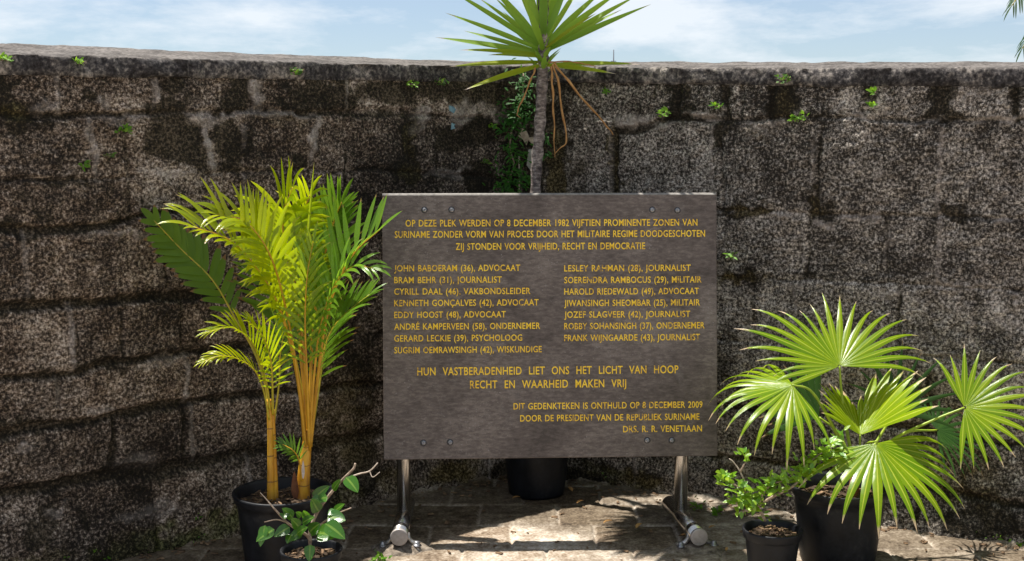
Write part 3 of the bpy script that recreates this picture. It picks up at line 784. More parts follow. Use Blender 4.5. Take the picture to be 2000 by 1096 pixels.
FW = -BK                                           # towards the reader, level
for px in (788, 1331):
    d = ray(px, 895); p = V((0, 0, CAM_H)) + d * (4.83 / d.y)
    ax = V((p.x, p.y, 0))
    mb = MB()
    mb.tube([ax + V((0, 0, .065)), ax + V((0, 0, .34)) + BK * .002, ax + V((0, 0, .5)) + BK * .012, ax + V((0, 0, 1.25)) + BK * .105], .0275, 20)
    mb.build('post', M_STEEL, sign)
    tdir = (FW + AX * (-.03 if px < 1000 else .09)).normalized()
    c0, c1 = ax - tdir * .17 + V((0, 0, .060)), ax + tdir * .27 + V((0, 0, .060))
    mb = MB(); mb.tube([c0, c1 - tdir * .012], .0335, 22)
    mb.tube([c1 - tdir * .085, c1 - tdir * .078, c1 - tdir * .06, c1 - tdir * .053], [.0336, .0352, .0352, .0336], 22, cap=False)
    ft = mb.build('foot_tube', M_STEEL, sign)
    mb = MB(); mb.tube([c1 - tdir * .012, c1 - tdir * .003, c1 + tdir * .0015, c1 + tdir * .002], [.0338, .0342, .0325, .030], 22)
    mb.build('end_cap', M_CAPST, ft)
    # clamp plate and bolts below the tube
    e = c1 - tdir * .045
    mb = MB(); pc = V((e.x, e.y, .008)); sd = V((-tdir.y, tdir.x, 0))
    mb.box(pc, sd * .078, tdir * .030, V((0, 0, .006)), .003)
    for sg in (-1, 1):
        pts = [pc + sd * sg * .078 + V((0, 0, .012)), pc + sd * sg * .045 + V((0, 0, .018)), pc + sd * sg * .032 + V((0, 0, .036)), pc + sd * sg * .030 + V((0, 0, .056))]
        mb.tube(pts, [.010, .011, .010, .008], 8)
    pl = mb.build('base_plate', M_FOOT, sign)
    mb = MB(); n_ = 36                                 # rough mortar bedding round the plate
    prof_ = [(.0005, .026), (.05, .025), (.085, .018), (.112, .006), (.125, -.006)]
    vs, fs = [], []
    for i_, (r_, h_) in enumerate(prof_):
        for k_ in range(n_):
            w_ = 2 * math.pi * k_ / n_; j_ = 1 + .12 * math.sin(3 * w_ + px) + .06 * math.sin(7 * w_ + 1) + .05 * math.sin(13 * w_)
            vs.append(pc + (sd * math.cos(w_) * 1.0 + tdir * math.sin(w_) * .62) * r_ * j_ + V((0, 0, h_ - .012 + .004 * math.sin(5 * w_ + i_ * 2.2))))
    for i_ in range(len(prof_) - 1):
        for k_ in range(n_): fs.append((i_ * n_ + k_, i_ * n_ + (k_ + 1) % n_, (i_ + 1) * n_ + (k_ + 1) % n_, (i_ + 1) * n_ + k_))
    mb.add(vs, fs); mb.build('mortar_bed', M_BED, pl)
    for sg in (-1, 1):
        mb = MB(); q = pc + sd * sg * .066 + tdir * .02
        mb.tube([q + V((0, 0, .007)), q + V((0, 0, .014)), q + V((0, 0, .0141)), q + V((0, 0, .026)), q + V((0, 0, .029))], [.015, .015, .011, .011, .007], 6)
        mb.build('bolt', M_SCREW, pl)
# ================================================================ POTS AND PLANTS
def m_pot():
    m, ns, ls = mat('black_plastic')
    a = noise(ns, ls, 8, 5, .6); b = noise(ns, ls, 60, 3, .6)
    g = mathn(ns, ls, 'ADD', mathn(ns, ls, 'MULTIPLY', a, .6), mathn(ns, ls, 'MULTIPLY', b, .4))
    t = ramp(ns, [(.42, (.006, .007, .009)), (.58, (.012, .013, .016)), (.72, (.042, .040, .038))]); ls.new(g, t.inputs[0])
    rg = ramp(ns, [(.4, (.34, .34, .34)), (.65, (.62, .62, .62))]); ls.new(g, rg.inputs[0])
    finish(ns, ls, t.outputs[0], rg.outputs[0], b, .12, .001, spec=.22)
    return m
M_POT = m_pot()
M_SOIL = m_plain('potting_soil', (.018, .012, .008), (.085, .058, .038), 70, .95, .9, .012, .2)
M_CHIP = m_plain('bark_chips', (.07, .042, .025), (.26, .17, .10), 40, .9, .4, .003, .2)
M_TWIG = m_plain('woody_twig', (.16, .11, .075), (.42, .33, .25), 60, .8, .5, .003, .25)
M_PALE = m_plain('pale_twig', (.34, .27, .21), (.58, .50, .42), 60, .8, .5, .003, .25)
rnd = random.Random(11)

def pot(root, c, rt, rb, h, soil_drop, lip=.012, chips=40):
    mb = MB()
    prof = [(0.0005, .012), (rb * .9, .008), (rb * .97, .001), (rb, .012)]
    for i in range(1, 9):
        t = i / 9; prof.append((rb + (rt * .955 - rb) * t, h * .97 * t + .006))
    prof += [(rt * .96, h - .034), (rt * .985, h - .032), (rt, h - .020), (rt + lip * .35, h - .008), (rt + lip * .3, h - .002), (rt, h), (rt - lip * .55, h - .002), (rt - lip, h - .009),
             (rt * .94 - lip, h - .05), (rb + (rt - rb) * .5 - lip, h * .5)]
    mb.lathe(c, prof, 72, wob=.004)
    p = mb.build('pot', M_POT, root)
    mb = MB(); zs = h - soil_drop; rr = rb + (rt * .955 - rb) * (zs / h) - lip * .4
    vs, fs = [c + V((0, 0, zs + .012))], []
    nr, na = 12, 40
    for i in range(1, nr + 1):
        for k in range(na):
            w = 2 * math.pi * k / na; q = rr * i / nr
            vs.append(c + V((q * math.cos(w), q * math.sin(w), zs + .012 * (1 - (i / nr) ** 2) + (rnd.random() - .5) * .010)))
    for k in range(na): fs.append((0, 1 + k, 1 + (k + 1) % na))
    for i in range(nr - 1):
        for k in range(na):
            a = 1 + i * na
            fs.append((a + k, a + na + k, a + na + (k + 1) % na, a + (k + 1) % na))
    mb.add(vs, fs); so = mb.build('soil', M_SOIL, p)
    mb = MB()
    for i in range(chips):
        w, q = rnd.random() * 6.283, rr * .93 * math.sqrt(rnd.random())
        ctr = c + V((q * math.cos(w), q * math.sin(w), zs + .012 * (1 - (q / rr) ** 2) + .004))
        a = V((rnd.uniform(-1, 1), rnd.uniform(-1, 1), rnd.uniform(-.3, .3))).normalized()
        bb = a.cross(V((0, 0, 1))).normalized(); n3 = a.cross(bb)
        L = rnd.uniform(.006, .017)
        mb.box(ctr, a * L, bb * L * rnd.uniform(.3, .6), n3 * rnd.uniform(.0015, .004), .001, r=rnd.random())
    mb.build('bark_chips', M_CHIP, so)['kind'] = 'stuff'
    return p

# ---------------------------------------------------------------- feathery leaves
def frond(root, path, leafm, ribm, n=22, L=.26, W=.02, t0=.3, ang=(62, 25), up=(0, -.6, .8), lift=.35, droop=.5, rr=(.006, .0015), rbase=.5, rvar=.4, side_scale=(1, 1), prof='lance', name='frond', rib_r=.5, lprof=None, seed=0):
    rg = random.Random(seed)
    pts = spline(path, 40)
    cum = [0]
    for a, b in zip(pts[:-1], pts[1:]): cum.append(cum[-1] + (b - a).length)
    tot = cum[-1]
    def at(t):
        s = t * tot
        for i in range(len(cum) - 1):
            if cum[i + 1] >= s or i == len(cum) - 2:
                k = (s - cum[i]) / max(1e-6, cum[i + 1] - cum[i]); return pts[i].lerp(pts[i + 1], min(1, k)), (pts[i + 1] - pts[i]).normalized()
    mb = MB(); up = V(up).normalized()
    for i in range(n):
        t = t0 + (1 - t0) * (i + .3) / n
        p, T = at(t); k = (t - t0) / (1 - t0)
        N = (up - T * up.dot(T)).normalized(); S = T.cross(N).normalized()
        ll = L * (lprof(k) if lprof else (.55 + 1.5 * k * (1 - k) * 1.2) * (1 - .25 * k))
        a = R(ang[0] + (ang[1] - ang[0]) * k)
        for sg in (-1, 1):
            sc = side_scale[0] if sg < 0 else side_scale[1]
            if sc <= 0: continue
            aa = a + R(rg.uniform(-5, 5))
            d = T * math.cos(aa) + (S * sg * math.cos(lift) + N * math.sin(lift)) * math.sin(aa) + V((rg.uniform(-.05, .05), rg.uniform(-.05, .05), rg.uniform(-.04, .04)))
            nn = N * math.cos(lift) - S * sg * math.sin(lift)
            mb.blade(p + T * rg.uniform(-.004, .004), d, nn, ll * sc * rg.uniform(.9, 1.08), W * .82 * (.75 + .5 * math.sin(math.pi * k)), 7, droop * rg.uniform(.6, 1.4), .16, prof, min(1, max(0, rbase + rg.uniform(-rvar, rvar))))
    # terminal pair
    p, T = at(.995)
    N = (up - T * up.dot(T)).normalized()
    mb.blade(p, T, N, L * .45, W * .8, 5, droop, .3, prof, rbase)
    f = mb.build(name, leafm, root)
    mb = MB(); m = len(pts)
    mb.tube(pts, [rr[0] + (rr[1] - rr[0]) * (i / (m - 1)) ** .8 for i in range(m)], 7)
    mb.build('rachis', ribm, f)
    return f

M_ARECA = m_leaf('yellow_green_leaflet', (.12, .27, .003), (.48, .49, .004), tip=(.42, .28, .08), trans=(.66, .80, .004), tf=.50, rough=.21, spec=.6, tip_at=.965)
M_ARECAG = m_leaf('green_leaflet', (.05, .14, .014), (.17, .32, .02), tip=(.30, .20, .06), trans=(.35, .6, .03), tf=.42, rough=.24, spec=.6, tip_at=.97)
M_ARECAD = m_leaf('deep_green_leaflet', (.10, .20, .008), (.16, .28, .010), tip=(.25, .11, .05), trans=(.26, .46, .010), tf=.45, rough=.36, spec=.4, tip_at=.9)
def m_cane():
    m, ns, ls = mat('golden_cane')
    a = noise(ns, ls, 26, 4, .6, stretch=(1, 1, .25)); b = noise(ns, ls, 90, 3, .6)
    t = ramp(ns, [(.32, (.20, .075, .010)), (.48, (.50, .235, .014)), (.68, (.64, .37, .03))]); ls.new(a, t.inputs[0])
    uv = ns.new('ShaderNodeUVMap'); uv.uv_map = 'UVMap'
    sp = ns.new('ShaderNodeSeparateXYZ'); ls.new(uv.outputs[0], sp.inputs[0])
    fr = mathn(ns, ls, 'FRACT', mathn(ns, ls, 'MULTIPLY', mathn(ns, ls, 'ADD', sp.outputs['Y'], mathn(ns, ls, 'MULTIPLY', a, .05)), 4.0))
    rg = mathn(ns, ls, 'LESS_THAN', fr, .055)
    c = mixc(ns, ls, mathn(ns, ls, 'MULTIPLY', rg, .75), t.outputs[0], (.14, .06, .02))
    foot = ramp(ns, [(.02, (1, 1, 1)), (.16, (0, 0, 0))]); ls.new(sp.outputs['Y'], foot.inputs[0])
    c = mixc(ns, ls, mathn(ns, ls, 'MULTIPLY', foot.outputs[0], .6), c, (.16, .07, .03))
    sc = ramp(ns, [(.66, (0, 0, 0)), (.74, (1, 1, 1))]); ls.new(b, sc.inputs[0])
    c = mixc(ns, ls, mathn(ns, ls, 'MULTIPLY', sc.outputs[0], .5), c, (.20, .12, .05))
    finish(ns, ls, c, .42, a, .3, .003, spec=.45)
    return m
M_CANE = m_cane()
M_STEM = m_plain('golden_stem', (.36, .17, .010), (.64, .36, .02), 24, .4, .2, .002, .45, stretch=(1, 1, .3))
M_STEMG = m_plain('green_gold_stem', (.28, .26, .015), (.50, .36, .02), 24, .4, .2, .002, .45, stretch=(1, 1, .3))
M_SHEATH = m_plain('dry_brown_sheath', (.10, .035, .018), (.22, .09, .04), 40, .8, .5, .003, .2)

# areca palm, left
YA = 4.41
c = P(553, 957, YA); pc = V((c.x, c.y, 0)); ph = c.z
areca = thing('potted_palm', pc, 'tall golden stemmed feather palm in a black pot left of the memorial board', 'potted plant')
pot(areca, pc, .180, .142, ph, .045, .014, 70)
def A(px, py, dy=0.0): return P(px, py, YA + dy)
def stems(root, items, m, name='stem'):
    for pts, r in items:
        mb = MB(); mb.tube(spline(pts, 16), [r[0] + (r[1] - r[0]) * i / 15 for i in range(16)], 12); mb.build(name, m, root)
stems(areca, [([A(591, 985, .02), A(593, 930, .02), A(598, 880, .02), A(602, 840, .02)], (.028, .014)),
              ([A(529, 985, -.02), A(529, 920, -.02), A(528, 850, -.02), A(525, 780, -.02)], (.015, .009)),
              ([A(538, 980, -.01), A(536, 920, -.01), A(534, 860, -.01), A(532, 800, -.01)], (.012, .008))], M_CANE)
mb = MB(); mb.blade(A(578, 978, 0), (-.02, -.05, 1), (0, -1, 0), .115, .03, 6, .1, .5, 'lance'); mb.build('dry_sheath', M_SHEATH, areca)
mb = MB(); mb.blade(A(592, 935, -.012), (.03, -.04, 1), (0, -1, .1), .07, .013, 6, 0, .2, 'lance'); mb.build('pale_sheath', m_plain('pale_sheath', (.45, .40, .36), (.66, .60, .55), 40), areca)
arc = lambda k: (.55 + 1.9 * k * (1 - k)) * (1 - .35 * k)
# petiole-and-leaf paths, root to tip
frond(areca, [A(598, 880, .02), A(588, 780, .0), A(572, 690, -.03), A(545, 600, -.08), A(505, 530, -.14), A(450, 470, -.20), A(378, 443, -.26)], M_ARECA, M_STEM, 22, .30, .023, .44, (60, 30), (.35, -.45, .8), .45, 1.1, (.010, .0014), .82, .22, (.55, 1.15), seed=1)
frond(areca, [A(604, 870, .03), A(599, 760, .03), A(588, 640, .04), A(566, 520, .05), A(552, 430, .04), A(572, 366, -.02)], M_ARECA, M_STEM, 20, .26, .027, .52, (64, 34), (-.15, -.62, .76), .25, 1.3, (.009, .002), .55, .4, seed=2)
frond(areca, [A(603, 872, .03), A(594, 760, .05), A(584, 660, .08), A(576, 560, .10), A(574, 470, .10), A(606, 380, .06)], M_ARECA, M_STEM, 20, .22, .019, .50, (54, 26), (.1, -.8, .6), .3, 1.3, (.008, .002), .7, .3, seed=3)
frond(areca, [A(606, 872, .03), A(618, 760, .0), A(634, 640, -.04), A(656, 560, -.06), A(692, 494, -.08), A(742, 448, -.10)], M_ARECAG, M_STEM, 15, .25, .030, .44, (70, 34), (-.5, -.45, .75), .5, .15, (.008, .002), .75, .25, (1.2, .7), seed=4)
frond(areca, [A(606, 872, .04), A(616, 770, .06), A(632, 690, .09), A(648, 645, .10), A(676, 612, .10), A(722, 575, .10)], M_ARECAG, M_STEMG, 18, .19, .016, .45, (45, 20), (-.2, -.5, .8), .4, .5, (.006, .0015), .6, .4, seed=5)
frond(areca, [A(602, 870, .05), A(606, 760, .10), A(612, 640, .14), A(630, 520, .17), A(650, 440, .16), A(668, 395, .12)], M_ARECAG, M_STEM, 20, .27, .026, .46, (50, 22), (-.2, -.8, .5), .3, .3, (.008, .002), .6, .4, seed=6)
frond(areca, [A(528, 850, .0), A(520, 760, .08), A(498, 690, .14), A(460, 623, .18), A(415, 547, .20), A(353, 486, .20), A(300, 430, .16)], M_ARECAD, M_STEMG, 13, .16, .033, .52, (52, 34), (.2, -.85, .45), .15, .4, (.007, .002), .4, .35, prof='even', seed=7)
frond(areca, [A(600, 860, .06), A(585, 740, .15), A(560, 640, .20), A(525, 570, .22), A(490, 520, .20)], M_ARECAD, M_STEMG, 11, .22, .022, .42, (50, 30), (.2, -.7, .6), .25, .4, (.007, .002), .9, .3, seed=8)
frond(areca, [A(606, 860, .08), A(625, 740, .18), A(640, 640, .22), A(655, 570, .2)], M_ARECAD, M_STEMG, 12, .22, .020, .40, (55, 25), (-.2, -.7, .6), .25, .6, (.007, .002), .9, .3, seed=9)
frond(areca, [A(604, 870, .0), A(600, 740, -.05), A(596, 630, -.09), A(600, 540, -.10), A(612, 470, -.08)], M_ARECA, M_STEM, 16, .17, .014, .40, (46, 20), (.05, -.85, .5), .35, .8, (.006, .0008), .35, .3, seed=10)
frond(areca, [A(599, 880, .01), A(582, 740, -.02), A(560, 610, -.06), A(528, 500, -.10), A(482, 436, -.14), A(425, 418, -.19)], M_ARECA, M_STEM, 20, .23, .019, .50, (60, 30), (.3, -.6, .75), .35, 1.2, (.007, .0012), .85, .25, seed=21)
frond(areca, [A(605, 880, .01), A(612, 750, -.04), A(626, 640, -.09), A(652, 560, -.13), A(690, 520, -.16), A(728, 524, -.18)], M_ARECAG, M_STEM, 18, .18, .018, .48, (58, 28), (-.3, -.6, .75), .4, 1.2, (.006, .0012), .95, .2, seed=22)
# the small left clump
frond(areca, [A(527, 800, -.03), A(521, 752, -.04), A(508, 705, -.07), A(488, 664, -.11), A(452, 640, -.15), A(408, 648, -.19)], M_ARECA, M_STEMG, 18, .125, .0125, .30, (52, 25), (.2, -.4, .9), .5, .8, (.005, .0013), .75, .3, seed=11)
frond(areca, [A(526, 820, -.03), A(514, 760, -.05), A(496, 722, -.09), A(462, 700, -.14), A(428, 696, -.18), A(398, 706, -.2)], M_ARECA, M_STEMG, 14, .10, .0115, .42, (50, 28), (.2, -.3, .95), .3, .9, (.004, .0012), .9, .2, seed=12)
frond(areca, [A(533, 810, -.02), A(532, 750, -.06), A(528, 700, -.10), A(512, 655, -.15), A(486, 628, -.2)], M_ARECA, M_STEMG, 16, .13, .0125, .25, (55, 25), (.2, -.5, .85), .35, .8, (.005, .0013), .6, .4, seed=13)
frond(areca, [A(535, 830, .0), A(545, 750, .03), A(547, 700, .05), A(556, 650, .06), A(575, 610, .06)], M_ARECAG, M_STEMG, 14, .14, .014, .36, (48, 22), (-.1, -.8, .5), .3, .6, (.004, .0012), .8, .3, seed=14)
frond(areca, [A(589, 940, -.01), A(584, 900, -.03), A(572, 880, -.05), A(552, 868, -.06)], M_ARECAG, M_STEM, 8, .085, .012, .45, (55, 25), (.3, -.6, .7), .2, .4, (.004, .0015), .2, .2, seed=15)
mb = MB(); mb.blade(A(594, 560, -.04), (.10, .0, 1), (0, -1, 0), .45, .012, 8, 0, .9, 'lance', .6); mb.build('spear_leaf', M_ARECA, areca)

# ---------------------------------------------------------------- fan leaves
M_FAN = m_leaf('fan_leaf', (.085, .205, .002), (.255, .37, .003), tip=(.55, .40, .26), trans=(.54, .68, .003), tf=.46, rough=.22, spec=.42, tip_at=.95, rib=(.50, .55, .06))
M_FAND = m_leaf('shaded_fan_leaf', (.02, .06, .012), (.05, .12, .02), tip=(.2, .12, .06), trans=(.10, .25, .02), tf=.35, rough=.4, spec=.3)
M_PET = m_plain('palm_petiole', (.16, .26, .02), (.32, .40, .03), 30, .4, .2, .002, .45)
def fan(root, hub, mid, n, Rr, spread=(-130, 130), ns_=30, fused=.42, cup=.25, droop=.6, pet=None, m=None, rbase=.5, back=.0, seed=0, rl=None, name='fan_leaf'):
    rg = random.Random(seed)
    Aa = V(mid).normalized(); N = V(n); N = (N - Aa * N.dot(Aa)).normalized(); S = Aa.cross(N).normalized()
    mb = MB(); st = R((spread[1] - spread[0]) / ns_)
    for i in range(ns_):
        th = R(spread[0]) + st * (i + .5)
        sg = 1 if th > 0 else -1
        d = Aa * math.cos(th) + (S * math.cos(cup) + N * math.sin(cup) * sg) * math.sin(th)
        nn = N * math.cos(cup * math.sin(abs(th))) - S * math.sin(cup) * math.sin(th)
        L = Rr * (1 - .22 * (abs(th) / math.pi) ** 1.5) * rg.choice((1, 1, 1, 1, 1, 1, .86)) * rg.uniform(.93, 1.06) * (rl(math.degrees(th)) if rl else 1)
        p = V(hub) - Aa * back * max(0, -math.cos(th)) + d * .006
        vs, uvs, fs = [], [], []
        seg = 11; dd = d.normalized(); nn = (nn - dd * nn.dot(dd)).normalized()
        r0 = min(1, max(0, rbase + rg.uniform(-.35, .35)))
        sl = 0
        dr = droop * rg.uniform(.7, 1.35)
        for k in range(seg + 1):
            t = k / seg
            w = 2 * (t * L + .006) * math.tan(st / 2)
            wmax = 2 * fused * L * math.tan(st / 2)
            if t > fused: w = wmax * (1 - .06 * min(1, (t - fused) / .06)) * (1 - ((t - fused) / (1 - fused)) ** 1.35) + .0008
            sd = dd.cross(nn).normalized()
            ft = .24
            vs += [p - sd * w / 2 - nn * ft * w / 2, p, p + sd * w / 2 - nn * ft * w / 2]
            uvs += [(0, t), (.5, t), (1, t)]
            if k < seg:
                p = p + dd * (L / seg)
                g = dr * (max(0, t - .25)) * 3.2 / seg
                d2 = (dd + V((0, 0, -1)) * g).normalized()
                nn = (nn - d2 * nn.dot(d2)).normalized(); dd = d2
                q = 3 * k; fs += [(q, q + 1, q + 4, q + 3), (q + 1, q + 2, q + 5, q + 4)]
        mb.add(vs, fs, uvs, r0)
    f = mb.build(name, m or M_FAN, root)
    if pet:
        mb = MB(); pts = spline(pet, 20); mb.tube(pts, [.0075 - .004 * i / 19 for i in range(20)], 8); mb.build('petiole', M_PET, f)
    return f
YF = 4.485
c = P(1640, 946, YF); fc = V((c.x, c.y, 0)); fh = c.z
fanp = thing('potted_fan_palm', fc, 'fan palm with wide bright green pleated leaves in a black pot right of the board', 'potted plant')
pot(fanp, fc, .178, .138, fh, .05, .013, 60)
def B(px, py, dy=0.0): return P(px, py, YF + dy)
crown = B(1672, 930, .03)
stems(fanp, [([fc + V((.05, 0, fh - .06)), crown + V((.0, 0, .03))], (.022, .016))], M_SHEATH, 'trunk')
# top leaf
fan(fanp, B(1640, 715, -.02), (-.10, .62, .66), (0.0, -.66, .75), .33, (-112, 102), 21, .43, .06, .85, [crown, B(1652, 830, .0), B(1643, 760, -.01), B(1640, 715, -.02)], rbase=.55, seed=1, rl=lambda a: 1.22 if -75 < a < -35 else (1.0 if a < 40 else 1.1))
# left leaf, hanging over
fan(fanp, B(1548, 752, -.12), (-.86, -.30, -.18), (-.25, -.50, .82), .34, (-98, 108), 17, .40, -.25, 1.8, [crown, B(1625, 830, -.04), B(1585, 765, -.09), B(1548, 752, -.12)], rbase=.6, seed=2)
# middle leaf, seen folded
fan(fanp, B(1680, 850, -.10), (.10, .86, .42), (0, -.42, .88), .27, (-106, 104), 19, .66, .75, .5, [crown, B(1678, 890, -.05), B(1680, 850, -.10)], rbase=.95, seed=3, rl=lambda a: .85 if a < 20 else 1.2)
# front leaf, drooping to the viewer
fan(fanp, B(1711, 866, -.20), (.12, -.55, -.42), (.05, -.6, .80), .37, (-104, 96), 17, .48, -.15, 1.4, [crown, B(1690, 872, -.08), B(1711, 862, -.20)], rbase=.45, seed=4)
# right leaf
fan(fanp, B(1884, 796, -.05), (.88, -.25, .16), (-.12, -.78, .58), .265, (-112, 108), 18, .43, .05, .9, [crown, B(1740, 862, .0), B(1820, 822, -.03), B(1884, 796, -.05)], rbase=.6, seed=5, rl=lambda a: 1.0)
# darker leaves behind
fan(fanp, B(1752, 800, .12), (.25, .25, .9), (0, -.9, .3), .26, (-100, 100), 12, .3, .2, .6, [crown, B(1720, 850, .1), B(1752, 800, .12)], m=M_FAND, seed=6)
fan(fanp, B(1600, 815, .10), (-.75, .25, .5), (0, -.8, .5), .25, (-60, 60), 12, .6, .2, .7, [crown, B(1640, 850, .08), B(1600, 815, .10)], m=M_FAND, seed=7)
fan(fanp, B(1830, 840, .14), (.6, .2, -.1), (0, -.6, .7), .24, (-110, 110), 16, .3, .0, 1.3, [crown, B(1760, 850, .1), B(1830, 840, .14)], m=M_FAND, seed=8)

# ---------------------------------------------------------------- yucca behind the board
YY = 5.36
c = G(1050, 968); yc = V((c.x, YY, 0)) ; yc.x = P(1048, 950, YY).x
yuc = thing('potted_yucca', yc, 'spiky yucca on a bare trunk in a black pot behind the memorial board', 'potted plant')
pot(yuc, yc, .165, .125, .36, .05, .012, 20)
def Yp(px, py, dy=0.0): return P(px, py, YY + dy)
def m_trunk():
    m, ns, ls = mat('ringed_trunk')
    a = noise(ns, ls, 40, 5, .65, stretch=(1, 1, 2.2)); w = noise(ns, ls, 12, 3, .6)
    g = mathn(ns, ls, 'ADD', mathn(ns, ls, 'MULTIPLY', a, .7), mathn(ns, ls, 'MULTIPLY', w, .3))
    t = ramp(ns, [(.36, (.05, .038, .036)), (.5, (.19, .155, .14)), (.64, (.50, .43, .38))]); ls.new(g, t.inputs[0])
    finish(ns, ls, t.outputs[0], .85, a, .9, .006, spec=.2); return m
mb = MB(); pts = spline([yc + V((0, 0, .3)), Yp(1040, 640), Yp(1046, 370), Yp(1054, 250), Yp(1060, 140), Yp(1061, 70), Yp(1061, -20)], 60)
mb.tube(pts, [.025 + .0025 * math.sin(i * 2.1) + .0015 * math.sin(i * 5.3) - .003 * i / 59 for i in range(60)], 14)
mb.build('trunk', m_trunk(), yuc)
M_YUC = m_leaf('yucca_leaf', (.14, .32, .045), (.36, .54, .07), tip=(.42, .30, .25), trans=(.70, .88, .09), tf=.58, rough=.40, spec=.5, tip_at=.965)
M_YUCY = m_leaf('yellowing_yucca_leaf', (.30, .38, .02), (.70, .62, .02), tip=(.55, .42, .36), trans=(.6, .65, .03), tf=.38, rough=.38, spec=.45, tip_at=.93)
M_DRY = m_plain('dried_leaf', (.30, .14, .045), (.50, .27, .10), 40, .8, .4, .002, .25)
YL = [  # tip x, y, depth offset, base y, kind, width px
    (866, -8, -.05, 92, 0, 15), (930, 12, .12, 88, 0, 12), (962, 12, -.12, 90, 0, 15), (936, -32, .02, 84, 0, 17), (990, -60, .14, 80, 0, 14), (1008, -75, -.06, 78, 0, 17), (1048, -110, .02, 72, 0, 19), (1062, -80, -.16, 78, 0, 18),
    (1085, -90, .15, 76, 0, 13), (1108, -60, .05, 80, 0, 18), (1125, -55, -.10, 82, 0, 14), (1150, -35, .18, 84, 0, 12), (1186, -8, .10, 88, 0, 16), (1226, -8, -.06, 90, 0, 17), (1250, 7, .05, 96, 0, 16), (1271, 28, -.08, 100, 0, 17), (1216, 37, .16, 98, 0, 12), (1166, 34, -.22, 96, 1, 14),
    (870, 45, -.06, 98, 0, 15), (906, 80, .10, 104, 0, 13), (853, 93, -.04, 106, 0, 16), (900, 106, -.14, 108, 1, 13), (955, 117, -.22, 112, 1, 13), (1000, 78, .2, 104, 0, 12),
    (880, 138, -.06, 122, 1, 14), (913, 182, -.14, 128, 1, 16), (1247, 133, .04, 128, 1, 14), (1200, 153, -.12, 128, 1, 14), (1110, 20, -.26, 92, 0, 15), (1020, 10, -.26, 92, 0, 15), (1090, -20, .25, 80, 0, 14), (980, 40, .25, 96, 0, 12), (1140, 70, .25, 100, 0, 11),
]
for i, (tx, ty, dy, by, k, w) in enumerate(YL):
    p0, p1 = Yp(1061 + (tx - 1061) * .03, by, dy * .08), Yp(tx, ty, dy)
    if k == 0: p1 = p1 + V((0, 0, .02))
    d = p1 - p0; L = d.length
    mb = MB(); mb.blade(p0, d + V((0, 0, .03)), V((0, -.75, .65)) if abs(d.x) > abs(d.z) * .6 else V((0, -1, .3)), L * 1.02, w / 450 * .92, 9, .06 if k == 0 else .12, .30, 'strap', rnd.random())
    mb.build('leaf', M_YUCY if k else M_YUC, yuc)
for i in range(0):                                   # the rest of the rosette, towards the back and up
    az = i * 2.39996; el = R(14 + 64 * ((i * .618) % 1))
    d = V((math.cos(az) * math.cos(el), math.sin(az) * math.cos(el), math.sin(el)))
    if i < 12: d.y = abs(d.y) + .25
    elif i < 36: d = V((d.x * .9 - .08, -abs(d.y) * .7 - .15, .62 + .3 * abs(d.z))).normalized()
    else: d.z += .8
    mb = MB(); mb.blade(Yp(1061, 84 + (i % 5) * 4) + d * .01, d, V((-d.x * .3, -.2 - d.y, 1)), rnd.uniform(.34, .46) * (1.25 if i >= 12 else 1), .044, 8, .12, .30, 'strap', rnd.random()); mb.build('leaf', M_YUC, yuc)
for i in range(66):                                  # the upper whorls of the head
    az = i * 2.39996; el = R(-4 + 62 * ((i * .618) % 1))
    h = V((0, 0, .235 + .22 * i / 65))
    d = V((math.cos(az) * math.cos(el), math.sin(az) * math.cos(el), math.sin(el)))
    if d.z < .15 and d.y > -.3: d.z += .3
    mb = MB(); mb.blade(Yp(1061, 110) + h + d * .01, d, V((-d.x * .3, -d.y * .3 - .1, 1)), rnd.uniform(.44, .58), .052, 8, .10, .12, 'strap', rnd.random()); mb.build('leaf', M_YUC, yuc)
for i in range(84):                                   # unseen long leaves, added left and front to shade the paving
    az = R(135 + 150 * ((i * .618) % 1)); el = R(8 + 46 * ((i * .381) % 1))
    h = V((0, 0, .26 + .20 * i / 83))
    d = V((math.cos(az) * math.cos(el), math.sin(az) * math.cos(el), math.sin(el)))
    mb = MB(); mb.blade(Yp(1061, 110) + h + d * .01, d, V((-d.x * .3, -d.y * .3 - .1, 1)), rnd.uniform(.52, .74), .054, 8, .10, .12, 'strap', rnd.random()); mb.build('leaf', M_YUC, yuc)
